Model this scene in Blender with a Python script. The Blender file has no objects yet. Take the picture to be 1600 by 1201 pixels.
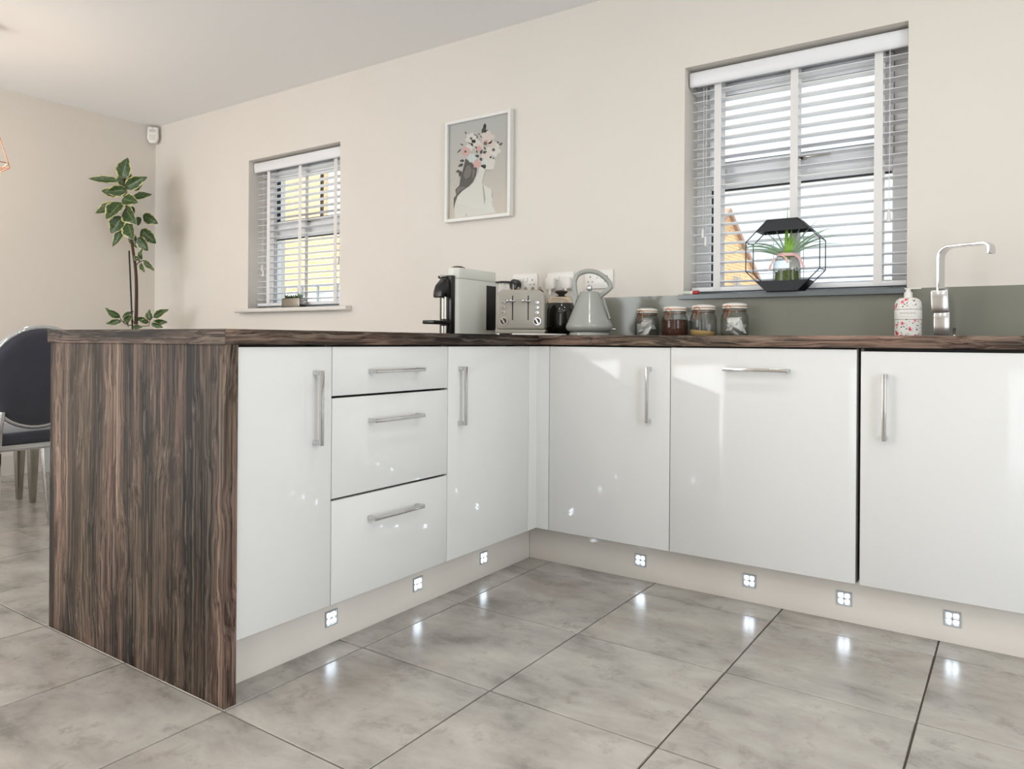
import bpy, bmesh, math, random
from mathutils import Vector, Matrix
random.seed(7)
PI = math.pi
SC = bpy.context.scene
COL = SC.collection

# ------------------------------------------------------------------ camera, world, lights, exposure
CAM = Vector((1.5714, -2.4620, 0.8848)); YAW = 0.6023; ROLL = 0.0072
cd = bpy.data.cameras.new('camera'); cam = bpy.data.objects.new('camera', cd); COL.objects.link(cam)
cd.sensor_width = 36; cd.lens = 1156 / 1600 * 36; cd.shift_y = -(600.5 - 533.1) / 1600; cd.clip_start = 0.02; cd.clip_end = 300
_f = Vector((-math.sin(YAW), math.cos(YAW), 0)); _r = Vector((math.cos(YAW), math.sin(YAW), 0)); _u = Vector((0, 0, 1))
_r2 = _r * math.cos(ROLL) + _u * math.sin(ROLL); _u2 = _u * math.cos(ROLL) - _r * math.sin(ROLL)
m = Matrix((_r2, _u2, -_f)).transposed().to_4x4(); m.translation = CAM
cam.matrix_world = m
SC.camera = cam

w = bpy.data.worlds.new('sky'); SC.world = w; w.use_nodes = True
bg = w.node_tree.nodes['Background']; bg.inputs[0].default_value = (0.80, 0.90, 1.0, 1); bg.inputs[1].default_value = 1.0

def light(name, kind, loc, energy, color=(1, 1, 1), aim=None, **kw):
    d = bpy.data.lights.new(name, kind); d.energy = energy; d.color = color
    for k, v in kw.items(): setattr(d, k, v)
    o = bpy.data.objects.new(name, d); COL.objects.link(o); o.location = loc
    if aim: o.rotation_euler = (Vector(aim) - Vector(loc)).to_track_quat('-Z', 'Y').to_euler()
    return o
light('sun', 'SUN', (4, -20, 32), 6.5, (1.0, 0.97, 0.93), aim=(-2, 0, 6), angle=0.02)
# area lamps at unseen door openings, added to light the room
OPEN_R = (-2.45, -1.35); OPEN_F = (1.95, 2.75); OPEN_D = (-3.75, -1.55)   # unseen openings added for the light: right wall (y range), front wall beside kitchen and dining table (x ranges)
for loc, aim, sz, en, co in (((3.27, sum(OPEN_R) / 2, 1.11), (0, sum(OPEN_R) / 2, 1.11), OPEN_R[1] - OPEN_R[0], 22, (0.82, 0.92, 1.0)),
                             ((sum(OPEN_F) / 2, -4.67, 1.11), (sum(OPEN_F) / 2, 0, 1.11), OPEN_F[1] - OPEN_F[0], 6, (0.94, 0.97, 1.0)),
                             ((sum(OPEN_D) / 2, -4.67, 1.11), (sum(OPEN_D) / 2, 0, 1.11), OPEN_D[1] - OPEN_D[0], 47, (0.96, 0.98, 1.0))):
    light('opening_fill', 'AREA', loc, en, co, aim=aim, shape='RECTANGLE', size=sz, size_y=2.2)
vs = SC.view_settings; vs.view_transform = 'Standard'; vs.look = 'None'; vs.exposure = 0.60; vs.gamma = 1.0; vs.use_curve_mapping = False

# ------------------------------------------------------------------ helpers
def lin(c):
    c /= 255
    return c / 12.92 if c <= 0.04045 else ((c + 0.055) / 1.055) ** 2.4
def rgb(r, g, b): return (lin(r), lin(g), lin(b), 1)

def mat(name, c=(200, 200, 200), rough=0.5, metal=0.0, spec=0.5, emit=None, estr=0.0, coat=0.0, noise=0.0, nscale=20.0, bump=0.0):
    M = bpy.data.materials.new(name); M.use_nodes = True
    nt = M.node_tree; b = nt.nodes['Principled BSDF']
    b.inputs['Base Color'].default_value = rgb(*c); b.inputs['Roughness'].default_value = rough; b.inputs['Metallic'].default_value = metal
    b.inputs['Specular IOR Level'].default_value = spec; b.inputs['Coat Weight'].default_value = coat
    if emit: b.inputs['Emission Color'].default_value = rgb(*emit); b.inputs['Emission Strength'].default_value = estr
    if noise or bump:
        tc = nt.nodes.new('ShaderNodeTexCoord'); n = nt.nodes.new('ShaderNodeTexNoise')
        n.inputs['Scale'].default_value = nscale; n.inputs['Detail'].default_value = 5
        nt.links.new(tc.outputs['Object'], n.inputs['Vector'])
        if noise:
            mx = nt.nodes.new('ShaderNodeMix'); mx.data_type = 'RGBA'; mx.blend_type = 'MIX'
            mx.inputs[6].default_value = rgb(*[max(0, v * (1 - noise)) for v in c]); mx.inputs[7].default_value = rgb(*[min(255, v * (1 + noise)) for v in c])
            nt.links.new(n.outputs['Fac'], mx.inputs[0]); nt.links.new(mx.outputs[2], b.inputs['Base Color'])
        if bump:
            bp = nt.nodes.new('ShaderNodeBump'); bp.inputs['Strength'].default_value = bump; bp.inputs['Distance'].default_value = 0.002
            nt.links.new(n.outputs['Fac'], bp.inputs['Height']); nt.links.new(bp.outputs[0], b.inputs['Normal'])
    return M

def glass(name, tint=(250, 252, 252), ior=1.45, edge=None):
    M = bpy.data.materials.new(name); M.use_nodes = True; nt = M.node_tree; nt.nodes.clear()
    out = nt.nodes.new('ShaderNodeOutputMaterial'); mx = nt.nodes.new('ShaderNodeMixShader'); fr = nt.nodes.new('ShaderNodeFresnel')
    t = nt.nodes.new('ShaderNodeBsdfTransparent'); g = nt.nodes.new('ShaderNodeBsdfGlossy')
    t.inputs[0].default_value = rgb(*tint); g.inputs['Roughness'].default_value = 0.02
    # thin pane: the back face uses the inverse index, so no internal reflection builds up
    geo = nt.nodes.new('ShaderNodeNewGeometry'); mr = nt.nodes.new('ShaderNodeMapRange'); mr.inputs['To Min'].default_value = ior; mr.inputs['To Max'].default_value = 1 / ior
    nt.links.new(geo.outputs['Backfacing'], mr.inputs['Value']); nt.links.new(mr.outputs[0], fr.inputs[0])
    if edge:
        lw = nt.nodes.new('ShaderNodeLayerWeight'); lw.inputs[0].default_value = 0.25; cm = nt.nodes.new('ShaderNodeMix'); cm.data_type = 'RGBA'
        cm.inputs[6].default_value = rgb(*tint); cm.inputs[7].default_value = rgb(*edge); nt.links.new(lw.outputs['Facing'], cm.inputs[0]); nt.links.new(cm.outputs[2], t.inputs[0])
    nt.links.new(fr.outputs[0], mx.inputs[0]); nt.links.new(t.outputs[0], mx.inputs[1]); nt.links.new(g.outputs[0], mx.inputs[2]); nt.links.new(mx.outputs[0], out.inputs[0])
    return M

class NT:
    """small node-building helper"""
    def __init__(s, name):
        s.M = bpy.data.materials.new(name); s.M.use_nodes = True; s.nt = s.M.node_tree; s.b = s.nt.nodes['Principled BSDF']
        s.tc = s.nt.nodes.new('ShaderNodeTexCoord'); s.oi = s.nt.nodes.new('ShaderNodeObjectInfo')
    def link(s, a, b): s.nt.links.new(a, b)
    def mapping(s, src, scale, offset=None, loc=(0, 0, 0)):
        m = s.nt.nodes.new('ShaderNodeMapping'); m.inputs['Scale'].default_value = scale; m.inputs['Location'].default_value = loc
        s.link(src, m.inputs['Vector'])
        if offset is not None: s.link(offset, m.inputs['Location'])
        return m.outputs[0]
    def noise(s, vec, scale=1, detail=4, rough=0.55, dist=0.0):
        n = s.nt.nodes.new('ShaderNodeTexNoise'); n.inputs['Scale'].default_value = scale; n.inputs['Detail'].default_value = detail
        n.inputs['Roughness'].default_value = rough; n.inputs['Distortion'].default_value = dist
        s.link(vec, n.inputs['Vector']); return n.outputs['Fac']
    def ramp(s, fac, stops):
        r = s.nt.nodes.new('ShaderNodeValToRGB'); e = r.color_ramp.elements
        while len(e) < len(stops): e.new(0.5)
        for el, (p, c) in zip(e, stops): el.position = p; el.color = c if len(c) == 4 else rgb(*c)
        s.link(fac, r.inputs[0]); return r.outputs[0]
    def mix(s, fac, a, b, mode='MIX'):
        m = s.nt.nodes.new('ShaderNodeMix'); m.data_type = 'RGBA'; m.blend_type = mode
        for v, i in ((fac, 0), (a, 6), (b, 7)):
            if hasattr(v, 'is_linked') or hasattr(v, 'links'): s.link(v, m.inputs[i])
            elif i == 0: m.inputs[0].default_value = v
            else: m.inputs[i].default_value = v if len(v) == 4 else rgb(*v)
        return m.outputs[2]
    def math(s, op, a, b=0.0, c=0.0):
        m = s.nt.nodes.new('ShaderNodeMath'); m.operation = op
        for i, v in enumerate((a, b, c)):
            if hasattr(v, 'links'): s.link(v, m.inputs[i])
            else: m.inputs[i].default_value = v
        return m.outputs[0]
    def bump(s, h, strength, dist=0.002):
        b = s.nt.nodes.new('ShaderNodeBump'); b.inputs['Strength'].default_value = strength; b.inputs['Distance'].default_value = dist
        s.link(h, b.inputs['Height']); s.link(b.outputs[0], s.b.inputs['Normal'])

def wood(name, axis, seed=0.0, gain=1.0, sat=1.0):
    """weathered pine: grain runs along axis"""
    n = NT(name); i = 'xyz'.index(axis)
    def sc(across, along): v = [across] * 3; v[i] = along; return v
    off = (seed, seed * 1.7, seed * 0.6)
    obj = n.tc.outputs['Object']
    warp = n.noise(n.mapping(obj, sc(4, 1.6), loc=off), 1, 3)
    wv = n.nt.nodes.new('ShaderNodeVectorMath'); wv.operation = 'SCALE'; wv.inputs[0].default_value = [0 if k == i else 1 for k in range(3)]
    n.link(n.math('MULTIPLY', n.math('SUBTRACT', warp, 0.5), 0.11), wv.inputs['Scale'])
    add = n.nt.nodes.new('ShaderNodeVectorMath'); n.link(obj, add.inputs[0]); n.link(wv.outputs[0], add.inputs[1])
    co = add.outputs[0]
    big = n.noise(n.mapping(co, sc(11, 0.7), loc=off), 1, 3, 0.6)
    mid = n.noise(n.mapping(co, sc(34, 1.0), loc=off), 1, 5, 0.65)
    fine = n.noise(n.mapping(co, sc(130, 1.8), loc=off), 1, 6, 0.75)
    hue = n.noise(n.mapping(obj, sc(6, 1.6), loc=(seed + 5, 2, 1)), 1, 2)
    base = n.ramp(big, [(0.34, (40, 31, 25)), (0.44, (84, 67, 55)), (0.53, (124, 101, 86)), (0.64, (156, 132, 115))])
    tint = n.ramp(hue, [(0.35, (112, 114, 98)), (0.5, (132, 126, 118)), (0.66, (146, 124, 116))])
    c = n.mix(0.8, base, tint, 'OVERLAY')
    c = n.mix(1.0, c, n.ramp(mid, [(0.30, (80, 74, 68)), (0.47, (200, 196, 190)), (0.62, (255, 250, 244))]), 'MULTIPLY')
    c = n.mix(1.0, c, n.ramp(fine, [(0.38, (70, 62, 56)), (0.48, (200, 194, 190)), (0.58, (255, 253, 250))]), 'MULTIPLY')
    pale = n.ramp(n.noise(n.mapping(co, sc(120, 0.9), loc=(seed + 9, 4, 7)), 1, 4, 0.7), [(0.50, (0, 0, 0)), (0.78, (255, 255, 255))])
    c = n.mix(n.math('MULTIPLY', pale, 0.40), c, (158, 138, 120))
    # knots
    vo = n.nt.nodes.new('ShaderNodeTexVoronoi'); vo.inputs['Scale'].default_value = 1.0
    n.link(n.mapping(co, sc(6.2, 3.4), loc=(seed * 3 + 1.3, 2.2, 0.4)), vo.inputs['Vector'])
    kn = n.ramp(vo.outputs['Distance'], [(0.03, (255, 255, 255)), (0.10, (0, 0, 0))])
    c = n.mix(n.math('MULTIPLY', kn, 0.8), c, (30, 24, 21))
    hs = n.nt.nodes.new('ShaderNodeHueSaturation'); hs.inputs['Saturation'].default_value = sat; hs.inputs['Value'].default_value = gain; n.link(c, hs.inputs['Color'])
    n.link(hs.outputs[0], n.b.inputs['Base Color'])
    n.b.inputs['Roughness'].default_value = 0.55; n.b.inputs['Specular IOR Level'].default_value = 0.25
    n.bump(n.math('ADD', n.math('MULTIPLY', fine, 0.8), mid), 0.45, 0.0012)
    return n.M

def tile_mat():
    n = NT('floor_tile'); obj = n.tc.outputs['Object']
    cmb = n.nt.nodes.new('ShaderNodeCombineXYZ')
    n.link(n.math('MULTIPLY', n.oi.outputs['Random'], 37.0), cmb.inputs[0]); n.link(n.math('MULTIPLY', n.oi.outputs['Random'], 91.0), cmb.inputs[1])
    v = n.mapping(obj, (1, 1, 1), offset=cmb.outputs[0])
    v2 = n.mapping(obj, (0.9, 1.5, 1), offset=cmb.outputs[0])
    cloud = n.noise(v2, 4.0, 8, 0.62, 0.25); fine = n.noise(v, 30, 8, 0.75, 0.3); hue = n.noise(v, 2.6, 3); blot = n.noise(v, 9, 8, 0.72, 0.2)
    c = n.ramp(cloud, [(0.32, (132, 128, 122)), (0.44, (160, 155, 149)), (0.56, (174, 169, 162)), (0.70, (186, 181, 174))])
    c = n.mix(n.math('MULTIPLY', n.ramp(hue, [(0.52, (0, 0, 0)), (0.7, (255, 255, 255))]), 0.35), c, (176, 160, 151))
    spots = n.ramp(blot, [(0.36, (255, 255, 255)), (0.46, (0, 0, 0))])
    c = n.mix(n.math('MULTIPLY', n.math('MULTIPLY', spots, fine), 0.7), c, (112, 107, 99))
    n.link(c, n.b.inputs['Base Color'])
    r = n.nt.nodes.new('ShaderNodeMapRange'); r.inputs['From Min'].default_value = 0.3; r.inputs['From Max'].default_value = 0.7
    r.inputs['To Min'].default_value = 0.20; r.inputs['To Max'].default_value = 0.30
    n.b.inputs['Roughness'].default_value = 0.23
    n.bump(blot, 0.03, 0.001); n.b.inputs['Specular IOR Level'].default_value = 0.55
    return n.M

def brick_mat():
    n = NT('brick'); br = n.nt.nodes.new('ShaderNodeTexBrick')
    br.inputs['Color1'].default_value = rgb(196, 146, 100); br.inputs['Color2'].default_value = rgb(212, 168, 120); br.inputs['Mortar'].default_value = rgb(212, 190, 156)
    br.inputs['Scale'].default_value = 1.0; br.inputs['Brick Width'].default_value = 0.225; br.inputs['Row Height'].default_value = 0.075; br.inputs['Mortar Size'].default_value = 0.01
    sx = n.nt.nodes.new('ShaderNodeSeparateXYZ'); cx = n.nt.nodes.new('ShaderNodeCombineXYZ'); n.link(n.tc.outputs['Object'], sx.inputs[0])
    n.link(n.math('ADD', sx.outputs[0], sx.outputs[1]), cx.inputs[0]); n.link(sx.outputs[2], cx.inputs[1]); n.link(cx.outputs[0], br.inputs['Vector'])
    n.link(br.outputs[0], n.b.inputs['Base Color']); n.b.inputs['Roughness'].default_value = 0.9
    return n.M

def leaf_mat(name, green, green2, edge, edge_w):
    n = NT(name); sx = n.nt.nodes.new('ShaderNodeSeparateXYZ'); n.link(n.tc.outputs['UV'], sx.inputs[0])
    a = n.math('ABSOLUTE', n.math('SUBTRACT', sx.outputs[1], 0.5))
    nz = n.noise(n.mapping(n.tc.outputs['UV'], (9, 5, 1), offset=n.oi.outputs['Location']), 1, 4)
    e = n.math('ADD', a, n.math('MULTIPLY', n.math('SUBTRACT', nz, 0.5), 0.5))
    g = n.ramp(nz, [(0.35, green), (0.65, green2)])
    k = n.ramp(e, [(edge_w, (0, 0, 0)), (edge_w + 0.06, (255, 255, 255))])
    c = n.mix(k, g, edge)
    rib = n.ramp(a, [(0.015, (255, 255, 255)), (0.035, (0, 0, 0))])
    c = n.mix(n.math('MULTIPLY', rib, 0.5), c, (150, 160, 100))
    n.link(c, n.b.inputs['Base Color']); n.b.inputs['Roughness'].default_value = 0.38
    return n.M

def floral_mat():
    n = NT('floral_print'); obj = n.tc.outputs['Object']; c = None
    def vor(sc, loc):
        v = n.nt.nodes.new('ShaderNodeTexVoronoi'); v.inputs['Scale'].default_value = 1
        w_ = n.noise(n.mapping(obj, (160, 160, 160), loc=loc), 1, 2)
        mv = n.mapping(obj, (sc, sc, sc), loc=loc); ad = n.nt.nodes.new('ShaderNodeVectorMath'); n.link(mv, ad.inputs[0])
        sv = n.nt.nodes.new('ShaderNodeVectorMath'); sv.operation = 'SCALE'; sv.inputs[0].default_value = (1, 1, 1); n.link(n.math('MULTIPLY', w_, 0.7), sv.inputs['Scale'])
        n.link(sv.outputs[0], ad.inputs[1]); n.link(ad.outputs[0], v.inputs['Vector']); return v.outputs['Distance']
    d1 = vor(45, (1, 2, 3)); d2 = vor(85, (7, 5, 2)); d3 = vor(95, (3, 9, 4))
    c = n.mix(n.ramp(d2, [(0.20, (255, 255, 255)), (0.26, (0, 0, 0))]), (236, 233, 228), (40, 46, 44))
    c = n.mix(n.ramp(d3, [(0.17, (255, 255, 255)), (0.22, (0, 0, 0))]), c, (120, 140, 120))
    c = n.mix(n.ramp(d1, [(0.26, (255, 255, 255)), (0.32, (0, 0, 0))]), c, n.ramp(d1, [(0.05, (130, 20, 40)), (0.15, (206, 60, 84)), (0.24, (232, 130, 140))]))
    n.link(c, n.b.inputs['Base Color']); n.b.inputs['Roughness'].default_value = 0.3
    return n.M

# ------------------------------------------------------------------ materials
M_wall = mat('wall_paint', (226, 220, 212), 0.85, spec=0.2, noise=0.012, nscale=3, bump=0.02)
M_ceil = mat('ceiling_paint', (246, 246, 246), 0.9, spec=0.2)
M_white = mat('white_gloss_paint', (232, 231, 228), 0.35)
M_skirt = mat('skirting_paint', (226, 222, 216), 0.4)
M_door = mat('white_gloss_door', (220, 220, 218), 0.07, spec=0.5)
M_carc = mat('carcass_shade_grey', (120, 118, 114), 0.7)  # greyed to put shade into the gaps between the fronts
M_dark = mat('dark_void', (30, 29, 28), 0.8)
M_plinth = mat('cream_gloss_plinth', (230, 223, 214), 0.10)
M_chrome = mat('brushed_chrome', (206, 206, 206), 0.16, 1.0)
M_chrome2 = mat('polished_chrome', (214, 216, 218), 0.05, 1.0)
M_steel = mat('brushed_steel', (176, 172, 164), 0.25, 1.0)
M_upvc = mat('white_upvc', (236, 237, 238), 0.3)
M_gasket = mat('black_gasket', (30, 32, 36), 0.7)
M_slat = mat('white_blind_slat', (238, 239, 242), 0.4)
M_tape = mat('white_ladder_tape', (232, 230, 228), 0.9)
M_grout = mat('dark_grout', (84, 76, 66), 0.9)
M_splash = mat('sage_grey_splashback', (132, 133, 123), 0.13, noise=0.01, nscale=4)
M_tile = tile_mat()
M_glass = glass('window_glass')
M_jar = glass('jar_glass', (250, 251, 250), 1.5, (140, 148, 144))
M_black = mat('black_plastic', (16, 16, 17), 0.3)
M_blackmat = mat('black_metal', (24, 28, 34), 0.45)
M_socket = mat('white_plastic', (235, 233, 228), 0.3)
M_brick = brick_mat()
M_rooftile = mat('roof_tile', (150, 120, 104), 0.9, noise=0.15, nscale=6)
M_bezel = mat('satin_bezel', (176, 178, 180), 0.4)
M_led = mat('led_lens', (240, 248, 255), 0.3, emit=(226, 240, 255), estr=15)

# ------------------------------------------------------------------ mesh building
class MB:
    def __init__(s): s.v = []; s.f = []; s.mi = []; s.uv = None; s.cur = 0
    def add(s, vs, fs):
        o = len(s.v); s.v += [tuple(v) for v in vs]
        for f in fs: s.f.append([i + o for i in f]); s.mi.append(s.cur)
        return s
    def box(s, x0, x1, y0, y1, z0, z1):
        v = [(x, y, z) for x in (x0, x1) for y in (y0, y1) for z in (z0, z1)]
        return s.add(v, [(0, 1, 3, 2), (4, 6, 7, 5), (0, 4, 5, 1), (2, 3, 7, 6), (0, 2, 6, 4), (1, 5, 7, 3)])
    def prism(s, poly, axis, a0, a1):
        """poly: 2D points in the other two axes (order x,y / x,z / y,z)"""
        i = 'xyz'.index(axis); n = len(poly); v = []
        for a in (a0, a1):
            for p in poly:
                q = list(p); q.insert(i, a); v.append(q)
        f = [list(range(n)), list(range(2 * n - 1, n - 1, -1))] + [(k, n + k, n + (k + 1) % n, (k + 1) % n) for k in range(n)]
        return s.add(v, f)
    def tube(s, pts, r, seg=8, closed=False, caps=True):
        pts = [Vector(p) for p in pts]; n = len(pts); rr = r if isinstance(r, (list, tuple)) else [r] * n
        vs = []; prev = None
        for k, p in enumerate(pts):
            if closed: t = pts[(k + 1) % n] - pts[k - 1]
            else: t = pts[min(k + 1, n - 1)] - pts[max(k - 1, 0)]
            t.normalize()
            if prev is None:
                a = Vector((0, 0, 1)) if abs(t.z) < 0.9 else Vector((1, 0, 0)); u = t.cross(a).normalized()
            else: u = (prev - t * prev.dot(t)).normalized()
            prev = u; w_ = t.cross(u)
            for j in range(seg):
                an = 2 * PI * j / seg; vs.append(p + (u * math.cos(an) + w_ * math.sin(an)) * rr[k])
        fs = []
        for k in range(n if closed else n - 1):
            k2 = (k + 1) % n
            for j in range(seg): j2 = (j + 1) % seg; fs.append((k * seg + j, k * seg + j2, k2 * seg + j2, k2 * seg + j))
        if caps and not closed: fs += [list(range(seg - 1, -1, -1)), [(n - 1) * seg + j for j in range(seg)]]
        return s.add(vs, fs)
    def lathe(s, prof, c=(0, 0, 0), seg=32, sx=1.0, sy=1.0):
        vs = []; n = len(prof)
        for r, z in prof:
            for j in range(seg):
                a = 2 * PI * j / seg; vs.append((c[0] + r * sx * math.cos(a), c[1] + r * sy * math.sin(a), c[2] + z))
        fs = [(k * seg + j, k * seg + (j + 1) % seg, (k + 1) * seg + (j + 1) % seg, (k + 1) * seg + j) for k in range(n - 1) for j in range(seg)]
        if prof[0][0] > 1e-6: fs.append(list(range(seg - 1, -1, -1)))
        if prof[-1][0] > 1e-6: fs.append([(n - 1) * seg + j for j in range(seg)])
        return s.add(vs, fs)
    def ribbon(s, pts, wdir, wd, th):
        """flat band of width wd along wdir and thickness th following pts"""
        pts = [Vector(p) for p in pts]; wdir = Vector(wdir).normalized(); n = len(pts); vs = []
        for k, p in enumerate(pts):
            t = (pts[min(k + 1, n - 1)] - pts[max(k - 1, 0)]).normalized(); nn = t.cross(wdir).normalized()
            for a, b in ((-1, -1), (1, -1), (1, 1), (-1, 1)): vs.append(p + wdir * a * wd / 2 + nn * b * th / 2)
        fs = [(4 * k + j, 4 * k + (j + 1) % 4, 4 * k + 4 + (j + 1) % 4, 4 * k + 4 + j) for k in range(n - 1) for j in range(4)]
        fs += [(3, 2, 1, 0), tuple(4 * (n - 1) + j for j in range(4))]
        return s.add(vs, fs)
    def build(s, name, M, parent=None, bevel=0.0, seg=2, smooth=False, world=True, keep=False):
        """world: vertices are in world space; the mesh is shifted to the parent's frame (or its own base if top-level)"""
        me = bpy.data.meshes.new(name)
        if parent is not None: off = Vector(parent.get('_w', (0, 0, 0))) if world else Vector((0, 0, 0))
        elif keep: off = Vector((0, 0, 0))
        else:
            xs, ys, zs = zip(*s.v); off = Vector(((min(xs) + max(xs)) / 2, (min(ys) + max(ys)) / 2, min(zs)))
        me.from_pydata([Vector(v) - off for v in s.v], [], s.f)
        mats = M if isinstance(M, list) else [M]
        for q in mats: me.materials.append(q)
        if len(mats) > 1: me.polygons.foreach_set('material_index', s.mi)
        bm = bmesh.new(); bm.from_mesh(me); bmesh.ops.recalc_face_normals(bm, faces=bm.faces)
        if bevel:
            ed = [e for e in bm.edges if len(e.link_faces) == 2 and e.calc_face_angle(0) > 0.6]
            bmesh.ops.bevel(bm, geom=ed, offset=bevel, segments=seg, profile=0.5, affect='EDGES', clamp_overlap=True)
        bm.to_mesh(me); bm.free()
        if smooth or bevel:
            for p in me.polygons: p.use_smooth = True
            try: me.set_sharp_from_angle(angle=0.7)
            except Exception: pass
        o = bpy.data.objects.new(name, me); COL.objects.link(o)
        if parent is not None: o.parent = parent
        else: o.location = off
        o['_w'] = tuple(off) if parent is None else tuple(off)
        return o

def tag(o, label=None, cat=None, group=None, kind=None):
    for k, v in (('label', label), ('category', cat), ('group', group), ('kind', kind)):
        if v: o[k] = v
    return o
def thing(name, loc, label, cat, group=None, rz=0.0):
    o = bpy.data.objects.new(name, None); COL.objects.link(o); o.location = loc; o.rotation_euler = (0, 0, rz); o.empty_display_size = 0.05
    o['_w'] = tuple(loc); return tag(o, label, cat, group)
def struct(o): o['kind'] = 'structure'; return o
def face_cam(x, y): return math.atan2(CAM.x - x, -(CAM.y - y))

# ------------------------------------------------------------------ room shell
XL, XR, YB, YF, ZC = -3.80, 3.20, 0.60, -4.60, 2.473
W1 = (-2.670, -1.791, 1.088, 2.074)   # dining window opening x0 x1 z0 z1
W2 = (0.366, 1.225, 1.090, 2.074)     # sink window opening
WT = 0.30
b = MB()
xs = [XL - WT, W1[0], W1[1], W2[0], W2[1], XR + WT]
for k in range(5):
    if k in (1, 3):
        W = W1 if k == 1 else W2
        b.box(xs[k], xs[k + 1], YB, YB + WT, -0.1, W[2]); b.box(xs[k], xs[k + 1], YB, YB + WT, W[3], ZC + 0.1)
    else: b.box(xs[k], xs[k + 1], YB, YB + WT, -0.1, ZC + 0.1)
struct(b.build('wall_back', M_wall, keep=True))
struct(MB().box(XL - WT, XL, YF - WT, YB, -0.1, ZC + 0.1).build('wall_left', M_wall, keep=True))
struct(MB().box(XL - WT, XR + WT, YF - WT, YB + WT, ZC, ZC + 0.2).build('ceiling', M_ceil, keep=True))
# front wall and right wall, with the unseen openings added to let light in
b = MB()
for a0, a1 in ((XL, OPEN_D[0]), (OPEN_D[1], OPEN_F[0]), (OPEN_F[1], XR + WT)): b.box(a0, a1, YF - WT, YF, -0.1, ZC + 0.1)
for a0, a1 in (OPEN_D, OPEN_F): b.box(a0, a1, YF - WT, YF, 2.22, ZC + 0.1)
struct(b.build('wall_front', M_wall, keep=True))
b = MB(); b.box(XR, XR + WT, YF, OPEN_R[0], -0.1, ZC + 0.1); b.box(XR, XR + WT, OPEN_R[1], YB, -0.1, ZC + 0.1); b.box(XR, XR + WT, OPEN_R[0], OPEN_R[1], 2.22, ZC + 0.1)
struct(b.build('wall_right', M_wall, keep=True))
floor = struct(MB().box(XL - WT, XR + WT, YF - WT, YB + WT, -0.1, -0.004).build('floor', M_grout, keep=True))
TX, TY, TSX, TSY = 0.0144, -0.0453, 0.4537, 0.4502
tile_me = None
i0, i1 = math.floor((XL - TX) / TSX), math.ceil((XR - TX) / TSX)
j0, j1 = math.floor((YF - TY) / TSY), math.ceil((YB - TY) / TSY)
for i in range(i0, i1):
    for j in range(j0, j1):
        x0, x1 = max(TX + i * TSX, XL), min(TX + (i + 1) * TSX, XR); y0, y1 = max(TY + j * TSY, YF), min(TY + (j + 1) * TSY, YB)
        g = 0.0022; full = (x1 - x0 > TSX - 1e-4) and (y1 - y0 > TSY - 1e-4)
        if x1 - x0 < 0.03 or y1 - y0 < 0.03: continue
        cx, cy = (x0 + x1) / 2, (y0 + y1) / 2
        if full and tile_me:
            o = bpy.data.objects.new('tile', tile_me); COL.objects.link(o)
        else:
            hx, hy = (x1 - x0) / 2 - g, (y1 - y0) / 2 - g
            o = MB().box(-hx, hx, -hy, hy, -0.008, 0.0).build('tile', M_tile, floor, bevel=0.0012, seg=1, world=False)
            if full: tile_me = o.data
        o.parent = floor; o.location = (cx, cy, 0)
# skirting boards
def skirt(name, pts):
    b = MB(); b.prism([(0, 0), (0.016, 0), (0.016, 0.125), (0.010, 0.150), (0, 0.155)], 'y', 0, 1)
    return b
b = MB(); b.prism([(XL, 0), (XL + 0.016, 0), (XL + 0.016, 0.125), (XL + 0.010, 0.148), (XL, 0.155)], 'y', YF, YB)
struct(b.build('baseboard_left', M_skirt, keep=True))
b = MB(); b.prism([(YB, 0), (YB - 0.016, 0), (YB - 0.016, 0.125), (YB - 0.010, 0.148), (YB, 0.155)], 'x', XL + 0.016, -0.93)
struct(b.build('baseboard_back', M_skirt, keep=True))

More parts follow.
